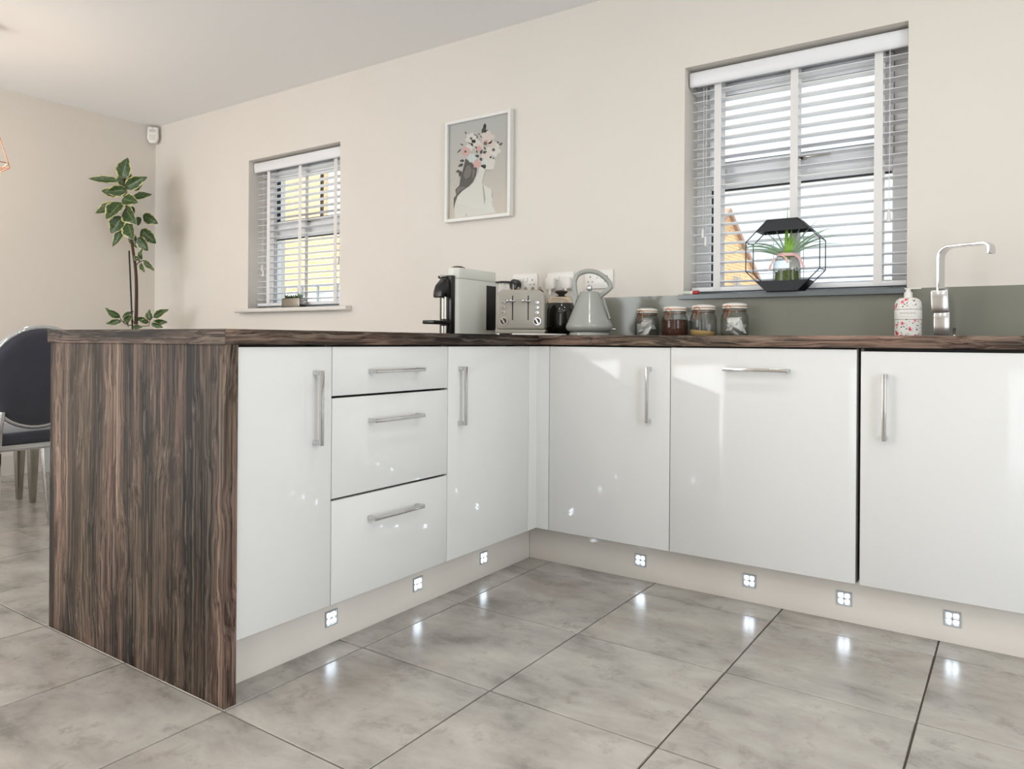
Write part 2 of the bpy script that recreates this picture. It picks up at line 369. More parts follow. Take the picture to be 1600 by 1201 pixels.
# ------------------------------------------------------------------ windows
def window(name, W):
    x0, x1, z0, z1 = W; ya, yb = 0.745, 0.815; fr = 0.068; zt0, zt1 = 1.560, 1.628
    root = bpy.data.objects.new(name, None); COL.objects.link(root); root.location = ((x0 + x1) / 2, ya, z0); root['_w'] = tuple(root.location); struct(root)
    b = MB(); b.box(x0, x0 + fr, ya, yb, z0, z1); b.box(x1 - fr, x1, ya, yb, z0, z1)
    b.box(x0 + fr, x1 - fr, ya, yb, z0, z0 + 0.045); b.box(x0 + fr, x1 - fr, ya, yb, z1 - 0.06, z1); b.box(x0 + fr, x1 - fr, ya, yb, zt0, zt1)
    b.build('window_frame', M_upvc, root, bevel=0.004)
    # fixed lower light
    gx0, gx1 = x0 + fr, x1 - fr
    b = MB(); t = 0.005
    for (a0, a1, c0, c1) in ((gx0, gx0 + t, z0 + 0.045, zt0), (gx1 - 0.0012, gx1, z0 + 0.045, zt0), (gx0 + t, gx1 - t, zt0 - t, zt0), (gx0 + t, gx1 - t, z0 + 0.045, z0 + 0.0462)):
        b.box(a0, a1, ya + 0.010, ya + 0.03, c0, c1)
    b.build('gasket', M_gasket, root)
    MB().box(gx0 + t, gx1 - t, ya + 0.02, ya + 0.024, z0 + 0.051, zt0 - t).build('pane', M_glass, root)
    # opening top light
    s0, s1, q0, q1 = gx0 - 0.004, gx1 + 0.004, zt1 - 0.008, z1 - 0.058; sw = 0.052
    sash = MB()
    sash.box(s0, s0 + sw, ya - 0.016, ya + 0.04, q0, q1); sash.box(s1 - sw, s1, ya - 0.016, ya + 0.04, q0, q1)
    sash.box(s0 + sw, s1 - sw, ya - 0.016, ya + 0.04, q0, q0 + sw); sash.box(s0 + sw, s1 - sw, ya - 0.016, ya + 0.04, q1 - sw, q1)
    so = sash.build('opening_sash', M_upvc, root, bevel=0.004)
    b = MB()
    for (a0, a1, c0, c1) in ((s0 + sw, s0 + sw + t, q0 + sw, q1 - sw), (s1 - sw - 0.0012, s1 - sw, q0 + sw, q1 - sw), (s0 + sw, s1 - sw, q1 - sw - t, q1 - sw), (s0 + sw, s1 - sw, q0 + sw, q0 + sw + 0.004)):
        b.box(a0, a1, ya - 0.008, ya + 0.02, c0, c1)
    # dark seal line round the sash
    for (a0, a1, c0, c1) in ((s0 - 0.004, s0, q0, q1), (s1, s1 + 0.001, q0, q1), (s0, s1, q1, q1 + 0.004)): b.box(a0, a1, ya - 0.003, ya + 0.004, c0, c1)
    b.build('gasket', M_gasket, so)
    MB().box(s0 + sw + t, s1 - sw - t, ya + 0.006, ya + 0.010, q0 + sw + 0.004, q1 - sw - t).build('pane', M_glass, so)
    hx = (x0 + x1) / 2 + 0.02; hz = q0 + 0.030
    hb = MB().box(hx, hx + 0.028, ya - 0.028, ya - 0.016, hz - 0.010, hz + 0.010).box(hx + 0.02, hx + 0.125, ya - 0.044, ya - 0.034, hz - 0.007, hz + 0.007).box(hx + 0.02, hx + 0.03, ya - 0.036, ya - 0.016, hz - 0.006, hz + 0.006)
    ho = hb.build('window_handle', M_steel, so, bevel=0.003)
    MB().tube([(hx + 0.010, ya - 0.026, hz), (hx + 0.010, ya - 0.042, hz)], 0.009, 12).build('lock_button', M_black, so)
    # outer reveal sill
    MB().box(x0 - 0.05, x1 + 0.05, 0.82, 0.98, z0 - 0.03, z0 - 0.002).build('outer_sill', M_upvc, root)
    return root
win1 = window('window_1', W1); win2 = window('window_2', W2)
# inner sills
b = MB(); b.prism([(0.558, 1.066), (0.564, 1.061), (0.745, 1.061), (0.745, 1.088), (0.566, 1.088), (0.558, 1.082)], 'x', W1[0] + 0.001, W1[1] - 0.001)
b2 = MB(); b2.prism([(0.552, 1.068), (0.560, 1.061), (0.600, 1.061), (0.600, 1.088), (0.560, 1.088), (0.552, 1.082)], 'x', W1[0] - 0.085, W1[1] + 0.105)
s1 = MB(); s1.v = b.v; s1.f = b.f; s1.mi = b.mi; s1.add(b2.v, b2.f)
s1o = s1.build('window_sill', M_skirt, win1, bevel=0.002)
b = MB(); b.box(W2[0] - 0.012, W2[1] + 0.010, 0.568, 0.600, 1.070, 1.090); b.box(W2[0] + 0.001, W2[1] - 0.001, 0.600, 0.745, 1.070, 1.090)
M_sill2 = mat('grey_green_sill', (112, 120, 122), 0.2)
b.build('window_sill', M_sill2, win2, bevel=0.001, seg=1)

# ------------------------------------------------------------------ venetian blinds
def blind(W, label, tapes, cord_x, toggle_x):
    x0, x1 = W[0] + 0.012, W[1] - 0.008; yc = 0.692; z_top = 2.000; z_bot = 1.118
    t = thing('venetian_blind', ((x0 + x1) / 2, yc, z_bot), label, 'window blind', 'white venetian blinds')
    b = MB(); b.prism([(0.640, 2.062), (0.634, 2.054), (0.637, 2.008), (0.643, 1.998), (0.652, 1.998), (0.652, 2.062)], 'x', x0 - 0.005, x1 + 0.004)
    b.build('valance', M_slat, t, bevel=0.0015, seg=1)
    MB().box(x0, x1, 0.662, 0.722, 2.018, 2.062).build('head_rail', M_slat, t, bevel=0.002, seg=1)
    n = 21; pitch = (1.980 - 1.150) / (n - 1); proto = None
    for k in range(n):
        if proto is None:
            c = []
            for q in range(6): yy = -0.025 + 0.05 * q / 5; c.append((yy, 0.0035 * (1 - (yy / 0.025) ** 2)))
            poly = c + [(yy, zz - 0.0028) for yy, zz in reversed(c)]
            o = MB().prism(poly, 'x', -(x1 - x0) / 2, (x1 - x0) / 2).build('slat', M_slat, t, world=False); proto = o.data
        else: o = bpy.data.objects.new('slat', proto); COL.objects.link(o); o.parent = t
        o.location = (0, 0, 1.150 + k * pitch - z_bot); o.rotation_euler = (-0.03, 0, 0)
    MB().box(x0, x1, yc - 0.026, yc + 0.026, z_bot - 0.012, z_bot + 0.008).build('bottom_rail', M_slat, t, bevel=0.003)
    for tx in tapes:
        for yy in (yc - 0.0275, yc + 0.0275):
            MB().box(tx - 0.015, tx + 0.015, yy - 0.0006, yy + 0.0006, z_bot - 0.005, 2.02).build('ladder_tape', M_tape, t)
    c = MB().tube([(cord_x, yc - 0.036, 2.02), (cord_x + 0.001, yc - 0.036, 1.70), (cord_x, yc - 0.036, 1.39)], 0.0012, 6).build('lift_cord', M_tape, t)
    MB().lathe([(0.003, 0.045), (0.005, 0.04), (0.009, 0.0), (0.0, 0.0)], (cord_x, yc - 0.036, 1.348), 12).build('cord_tassel', M_tape, t, smooth=True)
    for q, zz in ((0, 1.375), (0.012, 1.34)):
        MB().tube([(toggle_x + q, yc - 0.034, 2.02), (toggle_x + q, yc - 0.034, zz)], 0.0009, 5).build('tilt_cord', M_tape, t)
        MB().lathe([(0.003, 0.04), (0.005, 0.036), (0.007, 0.0), (0.0, 0.0)], (toggle_x + q, yc - 0.034, zz - 0.035), 10).build('cord_tassel', M_tape, t, smooth=True)
    return t
blind(W1, 'white venetian blind with ladder tapes at the small dining window', (-2.546, -2.231, -1.900), -1.86, -2.60)
blind(W2, 'white venetian blind with ladder tapes at the window behind the sink tap', (0.490, 0.807, 1.118), 1.157, 0.43)

# ------------------------------------------------------------------ kitchen units
def handle(parent, p0, p1, out, w=0.012):
    """bow handle from p0 to p1 (on the door face), standing off in direction out"""
    p0, p1, out = Vector(p0), Vector(p1), Vector(out); d = (p1 - p0).normalized(); side = d.cross(out)
    b = MB(); th = 0.009; so = 0.034
    def bar(c0, c1, a, wa, bdir, wb):
        vs = []
        for c in (c0, c1):
            for i, j in ((-1, -1), (1, -1), (1, 1), (-1, 1)): vs.append(c + a * wa * i / 2 + bdir * wb * j / 2)
        b.add(vs, [(3, 2, 1, 0), (4, 5, 6, 7)] + [(k, (k + 1) % 4, 4 + (k + 1) % 4, 4 + k) for k in range(4)])
    bar(p0 + out * (so - th / 2), p1 + out * (so - th / 2), side, w, out, th)
    for p, s in ((p0, 1), (p1, -1)): bar(p + d * s * 0.007 + out * 0.0005, p + d * s * 0.007 + out * (so - th * 0.9), side, w * 0.98, d, 0.013)
    return b.build('handle', M_chrome, parent, bevel=0.002)
DZ0, DZ1 = 0.150, 0.866; g = 0.0015
# peninsula units (fronts on x = 0, facing +x)
def pen_unit(name, y0, y1, label):
    t = thing(name, (-0.3, (y0 + y1) / 2, 0.15), label, 'cabinet')
    b = MB(); b.box(-0.58, -0.10, y0 + 0.001, y1 - 0.001, 0.15, 0.870)
    for yy in (y0 + 0.001, y1 - 0.010): b.box(-0.10, -0.0205, yy, yy + 0.009, 0.15, 0.870)
    b.build('carcass', M_carc, t)
    return t
PL1, PL2, PL3 = -1.3585, -1.0550, -0.5517
t = pen_unit('base_cabinet', PL1, PL2, 'narrow white gloss base cabinet next to the wood end panel')
d = MB().box(-0.019, 0, PL1 + g, PL2 - g, DZ0, DZ1).build('door', M_door, t, bevel=0.0012, seg=2)
handle(d, (0, -1.117, 0.803), (0, -1.117, 0.601), (1, 0, 0))
t = pen_unit('drawer_unit', PL2, PL3, 'white gloss three-drawer unit with black gaps in the peninsula')
for (z0, z1, hz) in ((0.7290, DZ1, 0.795), (0.4435, 0.7225, 0.651), (DZ0, 0.4370, 0.366)):
    d = MB().box(-0.019, 0, PL2 + g, PL3 - g, z0, z1).build('drawer_front', M_door, t, bevel=0.0012)
    handle(d, (0, -0.918, hz), (0, -0.700, hz), (1, 0, 0))
t = pen_unit('base_cabinet', PL3, -0.0600, 'white gloss base cabinet between the drawers and the inner corner')
d = MB().box(-0.019, 0, PL3 + g, -0.0600 - g, DZ0, DZ1).build('door', M_door, t, bevel=0.0012)
handle(d, (0, -0.492, 0.799), (0, -0.492, 0.600), (1, 0, 0))
cp = MB().prism([(-0.019, -0.0585), (0, -0.0585), (0, 0), (0.0555, 0), (0.0555, 0.019), (-0.019, 0.019)], 'z', DZ0, DZ1).build('corner_post', M_door, None, bevel=0.0012)
tag(cp, 'white gloss corner post where the two cabinet runs meet', 'corner post')
# back run units (fronts on y = 0, facing -y)
def back_unit(name, x0, x1, label, cat='cabinet'):
    t = thing(name, ((x0 + x1) / 2, 0.3, 0.15), label, cat)
    b = MB(); b.box(x0 + 0.001, x1 - 0.001, 0.10, 0.57, 0.15, 0.870)
    for xx in (x0 + 0.001, x1 - 0.010): b.box(xx, xx + 0.009, 0.0205, 0.10, 0.15, 0.870)
    b.build('carcass', M_carc, t)
    return t
X1, X2, X3 = 0.0570, 0.5560, 1.1620
t = back_unit('base_cabinet', X1, X2, 'white gloss base cabinet beside the inner corner, vertical handle on its right')
d = MB().box(X1 + g, X2 - g, 0, 0.019, DZ0, DZ1).build('door', M_door, t, bevel=0.0012)
handle(d, (0.480, 0, 0.798), (0.480, 0, 0.598), (0, -1, 0))
t = back_unit('integrated_dishwasher', X2, X3, 'integrated appliance behind a wide white gloss front with horizontal handle', 'dishwasher')
d = MB().box(X2 + g, X3 - 0.0035, 0, 0.019, DZ0, DZ1 + 0.001).build('door', M_door, t, bevel=0.0012)
handle(d, (0.752, 0, 0.797), (0.964, 0, 0.797), (0, -1, 0))
t = back_unit('base_cabinet', X3 + 0.004, 1.768, 'white gloss sink cabinet below the tap, vertical handle on its left')
d = MB().box(X3 + 0.0085, 1.768 - g, 0, 0.019, DZ0, DZ1 - 0.004).build('door', M_door, t, bevel=0.0012)
handle(d, (1.239, 0, 0.796), (1.239, 0, 0.596), (0, -1, 0))
t = back_unit('base_cabinet', 1.770, 2.370, 'white gloss base cabinet on the far side of the sink cabinet')
d = MB().box(1.770 + g, 2.370 - g, 0, 0.019, DZ0, DZ1).build('door', M_door, t, bevel=0.0012)
handle(d, (2.29, 0, 0.796), (2.29, 0, 0.596), (0, -1, 0))
# plinths
PR = 0.084
tag(MB().box(-PR - 0.016, -PR, PL1, PR, 0.0, 0.149).build('plinth_board', M_plinth, bevel=0.001), 'white plinth board under the peninsula drawers, three lights set in it', 'plinth')
tag(MB().box(-PR, 2.37, PR, PR + 0.016, 0.0, 0.149).build('plinth_board', M_plinth, bevel=0.001), 'cream plinth board under the dishwasher front, four lights set in it', 'plinth')
# plinth lights
def plinth_light(pos, axis, label):
    t = thing('plinth_light', pos, label, 'plinth light', 'square plinth lights', rz=(PI / 2 if axis == 'x' else 0))
    h = 0.0225; MB().box(-h + 0.003, h - 0.003, -0.0012, 0, -h + 0.003, h - 0.003).build('back_plate', M_bezel, t, world=False)
    fr = MB(); fr.box(-h, -h + 0.004, -0.004, 0, -h, h); fr.box(h - 0.004, h, -0.004, 0, -h, h); fr.box(-h + 0.004, h - 0.004, -0.004, 0, -h, -h + 0.004); fr.box(-h + 0.004, h - 0.004, -0.004, 0, h - 0.004, h)
    fr.box(-0.0012, 0.0012, -0.0035, 0, -h + 0.004, h - 0.004); fr.box(-h + 0.004, h - 0.004, -0.0035, 0, -0.0012, 0.0012)
    fr.build('bezel', M_bezel, t, world=False)
    for sx in (-1, 1):
        for sz in (-1, 1):
            c = 0.0090; q = 0.0056
            MB().box(sx * c - q, sx * c + q, -0.003, 0, sz * c - q, sz * c + q).build('led_lens', M_led, t, world=False, bevel=0.002, seg=2)
    return t
for yy, lb in ((-0.234, 'lit square plinth light under the corner cabinet of the peninsula'), (-0.602, 'lit square plinth light under the corner end of the drawer unit'), (-0.978, 'lit square plinth light under the end-panel side of the drawer unit')):
    plinth_light((-PR, yy, 0.074), 'x', lb)
for xx, lb in ((0.410, 'lit square plinth light under the cabinet beside the inner corner'), (0.813, 'lit square plinth light under the middle of the dishwasher front'),
               (1.113, 'lit square plinth light beside the black gap of the dishwasher front'), (1.410, 'lit square plinth light under the sink cabinet')):
    plinth_light((xx, PR, 0.074), 'y', lb)
# worktops and panels
XE, LE, WX, ZT, TW = 0.008, -1.3965, -0.8946, 0.910, 0.038
# one wood decor for worktops and end panel; only the grain direction and the place in the pattern differ
WG, WS = 1.6, 0.8
M_wx, M_wy, M_wz = wood('weathered_wood_x', 'x', 3.7, WG, WS), wood('weathered_wood_y', 'y', 5.3, WG, WS), wood('weathered_wood_z', 'z', 4.0, WG, WS)
t = thing('worktop', ((WX + XE) / 2, (LE + YB) / 2, ZT - TW), 'weathered wood worktop on the peninsula, running past the coffee machine', 'worktop')
MB().box(WX, XE, LE + 0.0015, YB - 0.001, ZT - TW, ZT).build('slab', M_wy, t, bevel=0.0015)
MB().box(WX, XE, LE, LE + 0.0014, ZT - TW, ZT).build('edge_strip', M_wx, t)
t = tag(MB().box(XE + 0.0006, 2.40, -XE, YB - 0.001, ZT - TW, ZT).build('worktop', M_wx, bevel=0.0015), 'weathered wood worktop carrying jars, soap bottle and tap', 'worktop')
t = thing('end_panel', ((WX + XE) / 2, LE + 0.02, 0), 'dark brown wood end panel closing the peninsula down to the floor', 'end panel')
MB().box(WX + 0.012, XE - 0.0022, LE + 0.004, PL1 - 0.0005, 0.0, ZT - TW).build('board', M_wz, t, bevel=0.001)
MB().box(XE - 0.0020, XE - 0.0005, LE + 0.0042, PL1 - 0.0005, 0.0, ZT - TW).build('edge_strip', M_wz, t)
tag(MB().box(-0.600, -0.582, PL1, YB - 0.02, 0.0, ZT - TW).build('back_panel', M_door), 'plain white back panel of the peninsula facing the dining table', 'panel')
sp = MB().box(-0.06, 2.40, YB - 0.008, YB - 0.0005, ZT, 1.0695).box(-0.06, W2[0] - 0.013, YB - 0.008, YB - 0.0005, 1.0695, 1.0895).box(W2[1] + 0.011, 2.40, YB - 0.008, YB - 0.0005, 1.0695, 1.0895).build('splashback', M_splash)
tag(sp, 'grey green splashback strip behind the jars and tap', 'splashback')

# ------------------------------------------------------------------ double sockets, plugs
def socket(xc, label):
    zc = 1.175; t = thing('double_socket', (xc, YB, zc), label, 'socket', 'white double wall sockets')
    MB().box(-0.073, 0.073, -0.010, -0.0003, -0.043, 0.043).build('face_plate', M_socket, t, bevel=0.003, world=False)
    for s in (-1, 1):
        MB().box(s * 0.012 - 0.006, s * 0.012 + 0.006, -0.014, -0.009, 0.004, 0.024).build('rocker_switch', M_socket, t, bevel=0.001, seg=1, world=False)
        for (dx, dz, w_, h_) in ((0, 0.012, 0.004, 0.008), (-0.011, -0.010, 0.006, 0.004), (0.011, -0.010, 0.006, 0.004)):
            MB().box(s * 0.044 + dx - w_ / 2, s * 0.044 + dx + w_ / 2, -0.0105, -0.0095, dz - h_ / 2, dz + h_ / 2).build('pin_slot', M_dark, t, world=False)
    return t
socket(-0.453, 'white double wall socket above the toaster, black plug in it')
socket(-0.250, 'white double wall socket holding two white plugs')
socket(-0.042, 'white double wall socket behind the kettle handle, without plugs')
def plug(x, z, M, label, z_end, blackish):
    t = thing('plug', (x, YB - 0.011, z), label, 'plug', None if blackish else 'white plugs')
    b = MB(); poly = [(0.026 * math.cos(a), 0.028 * math.sin(a)) for a in [2 * PI * k / 20 for k in range(20)]] if blackish else [(-0.025, -0.024), (-0.012, -0.030), (0.012, -0.030), (0.025, -0.024), (0.025, 0.02), (0.018, 0.026), (-0.018, 0.026), (-0.025, 0.02)]
    b.prism(poly, 'y', -0.034 if blackish else -0.026, 0.0).build('plug_body', M, t, bevel=0.004, world=False)
    pts = [(0, -0.018, -0.024), (0, -0.020, -0.05), (0.002, -0.010, -0.10), (0.004, 0.000, -0.16), (0.005, 0.004, z_end - z)] if not blackish else [(0, -0.018, -0.024), (0, -0.022, -0.05), (0.004, -0.03, -0.10), (0.006, -0.03, z_end - z)]
    MB().tube(pts, 0.0035 if not blackish else 0.004, 8).build('cable', M, t, smooth=True, world=False)
    MB().tube([(0, -0.018, -0.022), (0, -0.020, -0.055)], 0.007, 10).build('cord_grip', M, t, smooth=True, world=False)
    return t
plug(-0.497, 1.165, M_black, 'black round plug with cable in the wall socket above the toaster', 0.914, True)
plug(-0.294, 1.165, M_socket, 'white plug of the middle double socket, the one beside the toaster', 0.914, False)
plug(-0.206, 1.165, M_socket, 'white plug of the middle double socket, the one beside the kettle handle', 0.914, False)
# flat white flex lying on the worktop
fx = MB().tube([(-0.022, 0.26, 0.914), (-0.03, 0.16, 0.914), (-0.06, 0.08, 0.914), (-0.10, 0.055, 0.914), (-0.16, 0.06, 0.914)], 0.0038, 8).build('flex', M_socket, smooth=True)
tag(fx, 'white flex lying loose on the worktop in front of the teapot', 'cable')

# ------------------------------------------------------------------ coffee machine (front toward -y)
M_cm = mat('offwhite_plastic', (222, 222, 214), 0.22)
CX0, CX1, CY0, CY1 = -0.540, -0.450, 0.052, 0.346
t = thing('coffee_machine', ((CX0 + CX1) / 2, 0.2, ZT), 'tall off-white pod coffee machine with black spout and side panel', 'coffee machine')
def rrect(x0, x1, y0, y1, r, n=6, rb=None):
    p = []; q = r if rb is None else rb
    for cx, cy, a, r in ((x1 - r, y0 + r, -PI / 2, r), (x1 - q, y1 - q, 0, q), (x0 + q, y1 - q, PI / 2, q), (x0 + r, y0 + r, PI, r)):
        p += [(cx + r * math.cos(a + PI / 2 * k / n), cy + r * math.sin(a + PI / 2 * k / n)) for k in range(n + 1)]
    return p
MB().prism(rrect(CX0, CX1, CY0, CY1, 0.034, rb=0.008), 'z', ZT + 0.006, 1.158).build('body', M_cm, t, bevel=0.0008, seg=1)
MB().prism(rrect(CX0 + 0.014, CX1 - 0.0006, CY0 + 0.004, CY1 - 0.0006, 0.034, rb=0.008), 'z', 1.1592, 1.206).build('lid', M_cm, t, bevel=0.003, seg=2)
MB().box(CX1 - 0.03, CX1 + 0.0016, 0.268, CY1 - 0.004, 0.935, 1.140).build('side_panel', M_black, t, bevel=0.001, seg=1)
MB().box(CX0 + 0.01, CX1 - 0.002, CY0 + 0.03, CY1 - 0.002, ZT, ZT + 0.006).build('foot', M_black, t)
MB().lathe([(0.0, 0.012), (0.02, 0.0105), (0.030, 0.006), (0.038, 0.0)], (-0.495, 0.115, 1.206), 28).build('pod_cover', mat('smoked_lid', (52, 46, 40), 0.2), t, smooth=True)
MB().box(CX0 + 0.012, CX1 - 0.012, 0.030, 0.056, ZT + 0.001, 1.170).build('front_panel', M_black, t, bevel=0.003)
MB().tube([(-0.495, 0.024, ZT + 0.001), (-0.495, 0.024, 1.12)], 0.016, 20).build('steel_column', M_steel, t, smooth=True)
h = MB(); h.prism([(0.035, 1.155), (0.015, 1.150), (-0.012, 1.125), (-0.024, 1.098), (-0.026, 1.072), (-0.010, 1.070), (0.000, 1.092), (0.012, 1.075), (0.035, 1.075)], 'x', -0.520, -0.470)
h.build('spout_head', M_black, t, bevel=0.005)
MB().tube([(-0.495, 0.03, 1.166), (-0.495, -0.004, 1.163), (-0.495, -0.014, 1.158)], 0.007, 10).build('lever', M_chrome2, t, smooth=True)
MB().box(-0.528, -0.462, -0.085, 0.03, 0.956, 0.972).build('drip_tray', M_black, t, bevel=0.004)
# the tray rests on an arm from the column down to the worktop
MB().tube([(-0.495, 0.024, 0.95), (-0.495, 0.024, 0.98)], 0.020, 16).build('tray_collar', M_black, t)

# ------------------------------------------------------------------ cafetiere (behind the toaster)
t = thing('cafetiere', (-0.508, 0.490, ZT), 'slim glass cafetiere with flat black lid behind the toaster', 'cafetiere')
MB().lathe([(0.043, 0.010), (0.043, 0.255)], (-0.508, 0.490, ZT), 28).build('beaker', M_jar, t, smooth=True)
MB().lathe([(0.0, 0.257), (0.050, 0.257), (0.051, 0.260), (0.050, 0.264), (0.030, 0.267), (0.0, 0.268)], (-0.508, 0.490, ZT), 28).build('lid', M_black, t, smooth=True)
MB().lathe([(0.046, 0.0), (0.046, 0.012), (0.0, 0.012)], (-0.508, 0.490, ZT), 28).build('base_ring', M_chrome, t, smooth=True)
for a in (-0.9, -0.1, 1.5, 3.0):
    x, y = -0.508 + 0.0455 * math.sin(a + 0.6), 0.490 - 0.0455 * math.cos(a + 0.6)
    MB().tube([(x, y, ZT + 0.005), (x, y, ZT + 0.254)], 0.0022, 8).build('frame_strap', M_socket, t)

# ------------------------------------------------------------------ toaster
M_toast = mat('taupe_enamel', (166, 161, 150), 0.2, spec=0.5)
TCX, TCY = -0.234, 0.244; rz = 0.49
t = thing('toaster', (TCX, TCY, ZT), 'taupe four-slice toaster with two levers and two dials', 'toaster', rz=rz)
TWd, TDp = 0.208, 0.190; TZ0, TZ1 = 0.026, 0.196
# body: rounded box outline in x-z swept along y
def arch(w_, z0, z1, r, n=8):
    p = [(-w_ / 2, z0), (w_ / 2, z0)]
    for cx, a in ((w_ / 2 - r, 0), (-w_ / 2 + r, PI / 2)):
        p += [(cx + r * math.cos(a + PI / 2 * k / n), z1 - r + r * math.sin(a + PI / 2 * k / n)) for k in range(n + 1)]
    return p
MB().prism(arch(TWd, TZ0, TZ1, 0.034), 'y', -TDp / 2, TDp / 2).build('body', M_toast, t, bevel=0.011, seg=4, world=False)
b = MB(); b.prism([(-TWd / 2 - 0.006, 0.025), (TWd / 2 + 0.006, 0.025), (TWd / 2 - 0.004, 0.008), (-TWd / 2 + 0.004, 0.008)], 'y', -TDp / 2 - 0.004, TDp / 2 + 0.004).build('base_skirt', M_toast, t, bevel=0.002, world=False)
for sx in (-1, 1):
    for sy in (-1, 1): MB().lathe([(0.010, 0.0), (0.011, 0.008)], (sx * 0.08, sy * 0.075, 0.0), 12).build('foot', M_socket if sx > 0 else M_black, t, world=False)
fy = -TDp / 2
for k, sx in enumerate((-0.0335, 0.0335)):
    MB().box(sx - 0.0022, sx + 0.0022, fy - 0.0006, fy + 0.003, 0.066, 0.170).build('lever_slot', M_dark, t, world=False)
    lv = MB().box(sx - 0.008, sx + 0.008, fy - 0.014, fy - 0.0005, 0.143, 0.149).build('lever', M_chrome2, t, bevel=0.002, world=False)
    for q in (-0.020, -0.006, 0.008): 
        bb = bmesh.new(); bmesh.ops.create_icosphere(bb, subdivisions=2, radius=0.0068 if q < 0 else 0.005); me = bpy.data.meshes.new('lever_knob'); bb.to_mesh(me); bb.free(); me.materials.append(M_chrome2)
        for p in me.polygons: p.use_smooth = True
        o = bpy.data.objects.new('lever_knob', me); COL.objects.link(o); o.parent = lv; o.location = (sx + q, fy - 0.018, 0.147)
for sx in (-0.072, 0.072):
    for k in range(3):
        z = 0.141 - k * 0.0215
        MB().prism([(sx + 0.0095 * math.cos(a) , z + 0.0052 * math.sin(a)) for a in [2 * PI * q / 14 for q in range(14)]], 'y', fy - 0.003, fy + 0.002).build('button', M_chrome2, t, bevel=0.001, seg=1, world=False)
        MB().box(sx - 0.006, sx + 0.0, fy - 0.0036, fy - 0.002, z - 0.002, z + 0.002).build('button_mark', M_dark, t, world=False)
    def ring(r): return [(sx + r * math.cos(a), 0.061 + r * math.sin(a)) for a in [2 * PI * q / 28 for q in range(28)]]
    dl = MB().prism(ring(0.0185), 'y', fy - 0.002, fy + 0.002).build('dial', M_toast, t, bevel=0.001, seg=1, world=False)
    MB().prism(ring(0.0165), 'y', fy - 0.0036, fy - 0.002).build('dial_ring', M_chrome2, dl, world=False)
    MB().prism(ring(0.0135), 'y', fy - 0.006, fy - 0.0036).build('dial_face', mat('dial_dark', (70, 62, 54), 0.3, 0.6), dl, world=False)
    b = MB(); ca, sa = math.cos(2.1), math.sin(2.1); L = 0.0125; wq = 0.0035
    b.prism([(sx + ca * L * i - sa * wq * j, 0.061 + sa * L * i + ca * wq * j) for i, j in ((-1, -1), (1, -1), (1, 1), (-1, 1))], 'y', fy - 0.013, fy - 0.006).build('dial_grip', M_chrome2, dl, bevel=0.001, seg=1, world=False)
for k in range(4):
    sx = -0.013 + k * 0.031
    MB().box(sx - 0.009, sx + 0.009, -0.07, 0.07, TZ1 - 0.0005, TZ1 + 0.0005).build('bread_slot', M_dark, t, world=False)
    MB().prism([(sx - 0.010, TZ1 - 0.001), (sx + 0.010, TZ1 - 0.001), (sx + 0.004, TZ1 + 0.013), (sx, TZ1 + 0.015), (sx - 0.004, TZ1 + 0.013)], 'y', -0.058, -0.050).build('slot_guide', mat('toaster_grille', (128, 116, 100), 0.35, 0.7), t, world=False)

# ------------------------------------------------------------------ teapot
PX, PY = -0.184, 0.492
t = thing('teapot', (PX, PY, ZT), 'dark rounded teapot with pale shoulder and black knob', 'teapot', rz=face_cam(PX, PY) - 0.15)
M_tea = mat('dark_tea_glass', (24, 21, 17), 0.06, spec=0.7); M_sh = mat('warm_polished_steel', (206, 192, 174), 0.14, 1.0)
MB().lathe([(0.080, 0.0), (0.088, 0.004), (0.088, 0.010), (0.082, 0.012)], seg=32).build('base_tray', M_black, t, world=False, smooth=True)
MB().lathe([(0.072, 0.012), (0.080, 0.02), (0.083, 0.05), (0.083, 0.100), (0.078, 0.135), (0.070, 0.152)], seg=40).build('body', M_tea, t, world=False, smooth=True)
MB().lathe([(0.0705, 0.152), (0.066, 0.164), (0.054, 0.178), (0.036, 0.185), (0.0, 0.187)], seg=40).build('shoulder', M_sh, t, world=False, smooth=True)
MB().lathe([(0.013, 0.186), (0.016, 0.192), (0.029, 0.202), (0.031, 0.206), (0.024, 0.211), (0.0, 0.213)], seg=28).build('lid_knob', M_black, t, world=False, smooth=True)
MB().tube([(0.066, 0, 0.105), (0.082, 0, 0.130), (0.096, 0, 0.160), (0.104, 0, 0.174)], [0.017, 0.014, 0.011, 0.010], 14).build('spout', M_sh, t, world=False, smooth=True)
MB().tube([(-0.078, 0, 0.125), (-0.115, 0, 0.125), (-0.125, 0, 0.09), (-0.10, 0, 0.05), (-0.08, 0, 0.045)], 0.007, 10).build('handle', M_black, t, world=False, smooth=True)

# ------------------------------------------------------------------ kettle
M_ket = mat('grey_enamel', (162, 165, 159), 0.16, spec=0.55)
KX, KY = 0.076, 0.285
t = thing('kettle', (KX, KY, ZT), 'pale grey pyramid kettle with big loop handle', 'kettle', rz=face_cam(KX, KY))
MB().lathe([(0.080, 0.0), (0.084, 0.003), (0.082, 0.013), (0.078, 0.0155)], seg=48).build('power_base', M_ket, t, world=False, smooth=True)
MB().lathe([(0.074, 0.0155), (0.088, 0.020), (0.096, 0.028), (0.0985, 0.038), (0.096, 0.046), (0.090, 0.058), (0.076, 0.092), (0.062, 0.126), (0.050, 0.156), (0.044, 0.172), (0.042, 0.178), (0.041, 0.181)], seg=64).build('body', M_ket, t, world=False, smooth=True)
MB().lathe([(0.0415, 0.1805), (0.040, 0.184), (0.030, 0.1865), (0.010, 0.188), (0.0, 0.188)], seg=48).build('lid', M_ket, t, world=False, smooth=True)
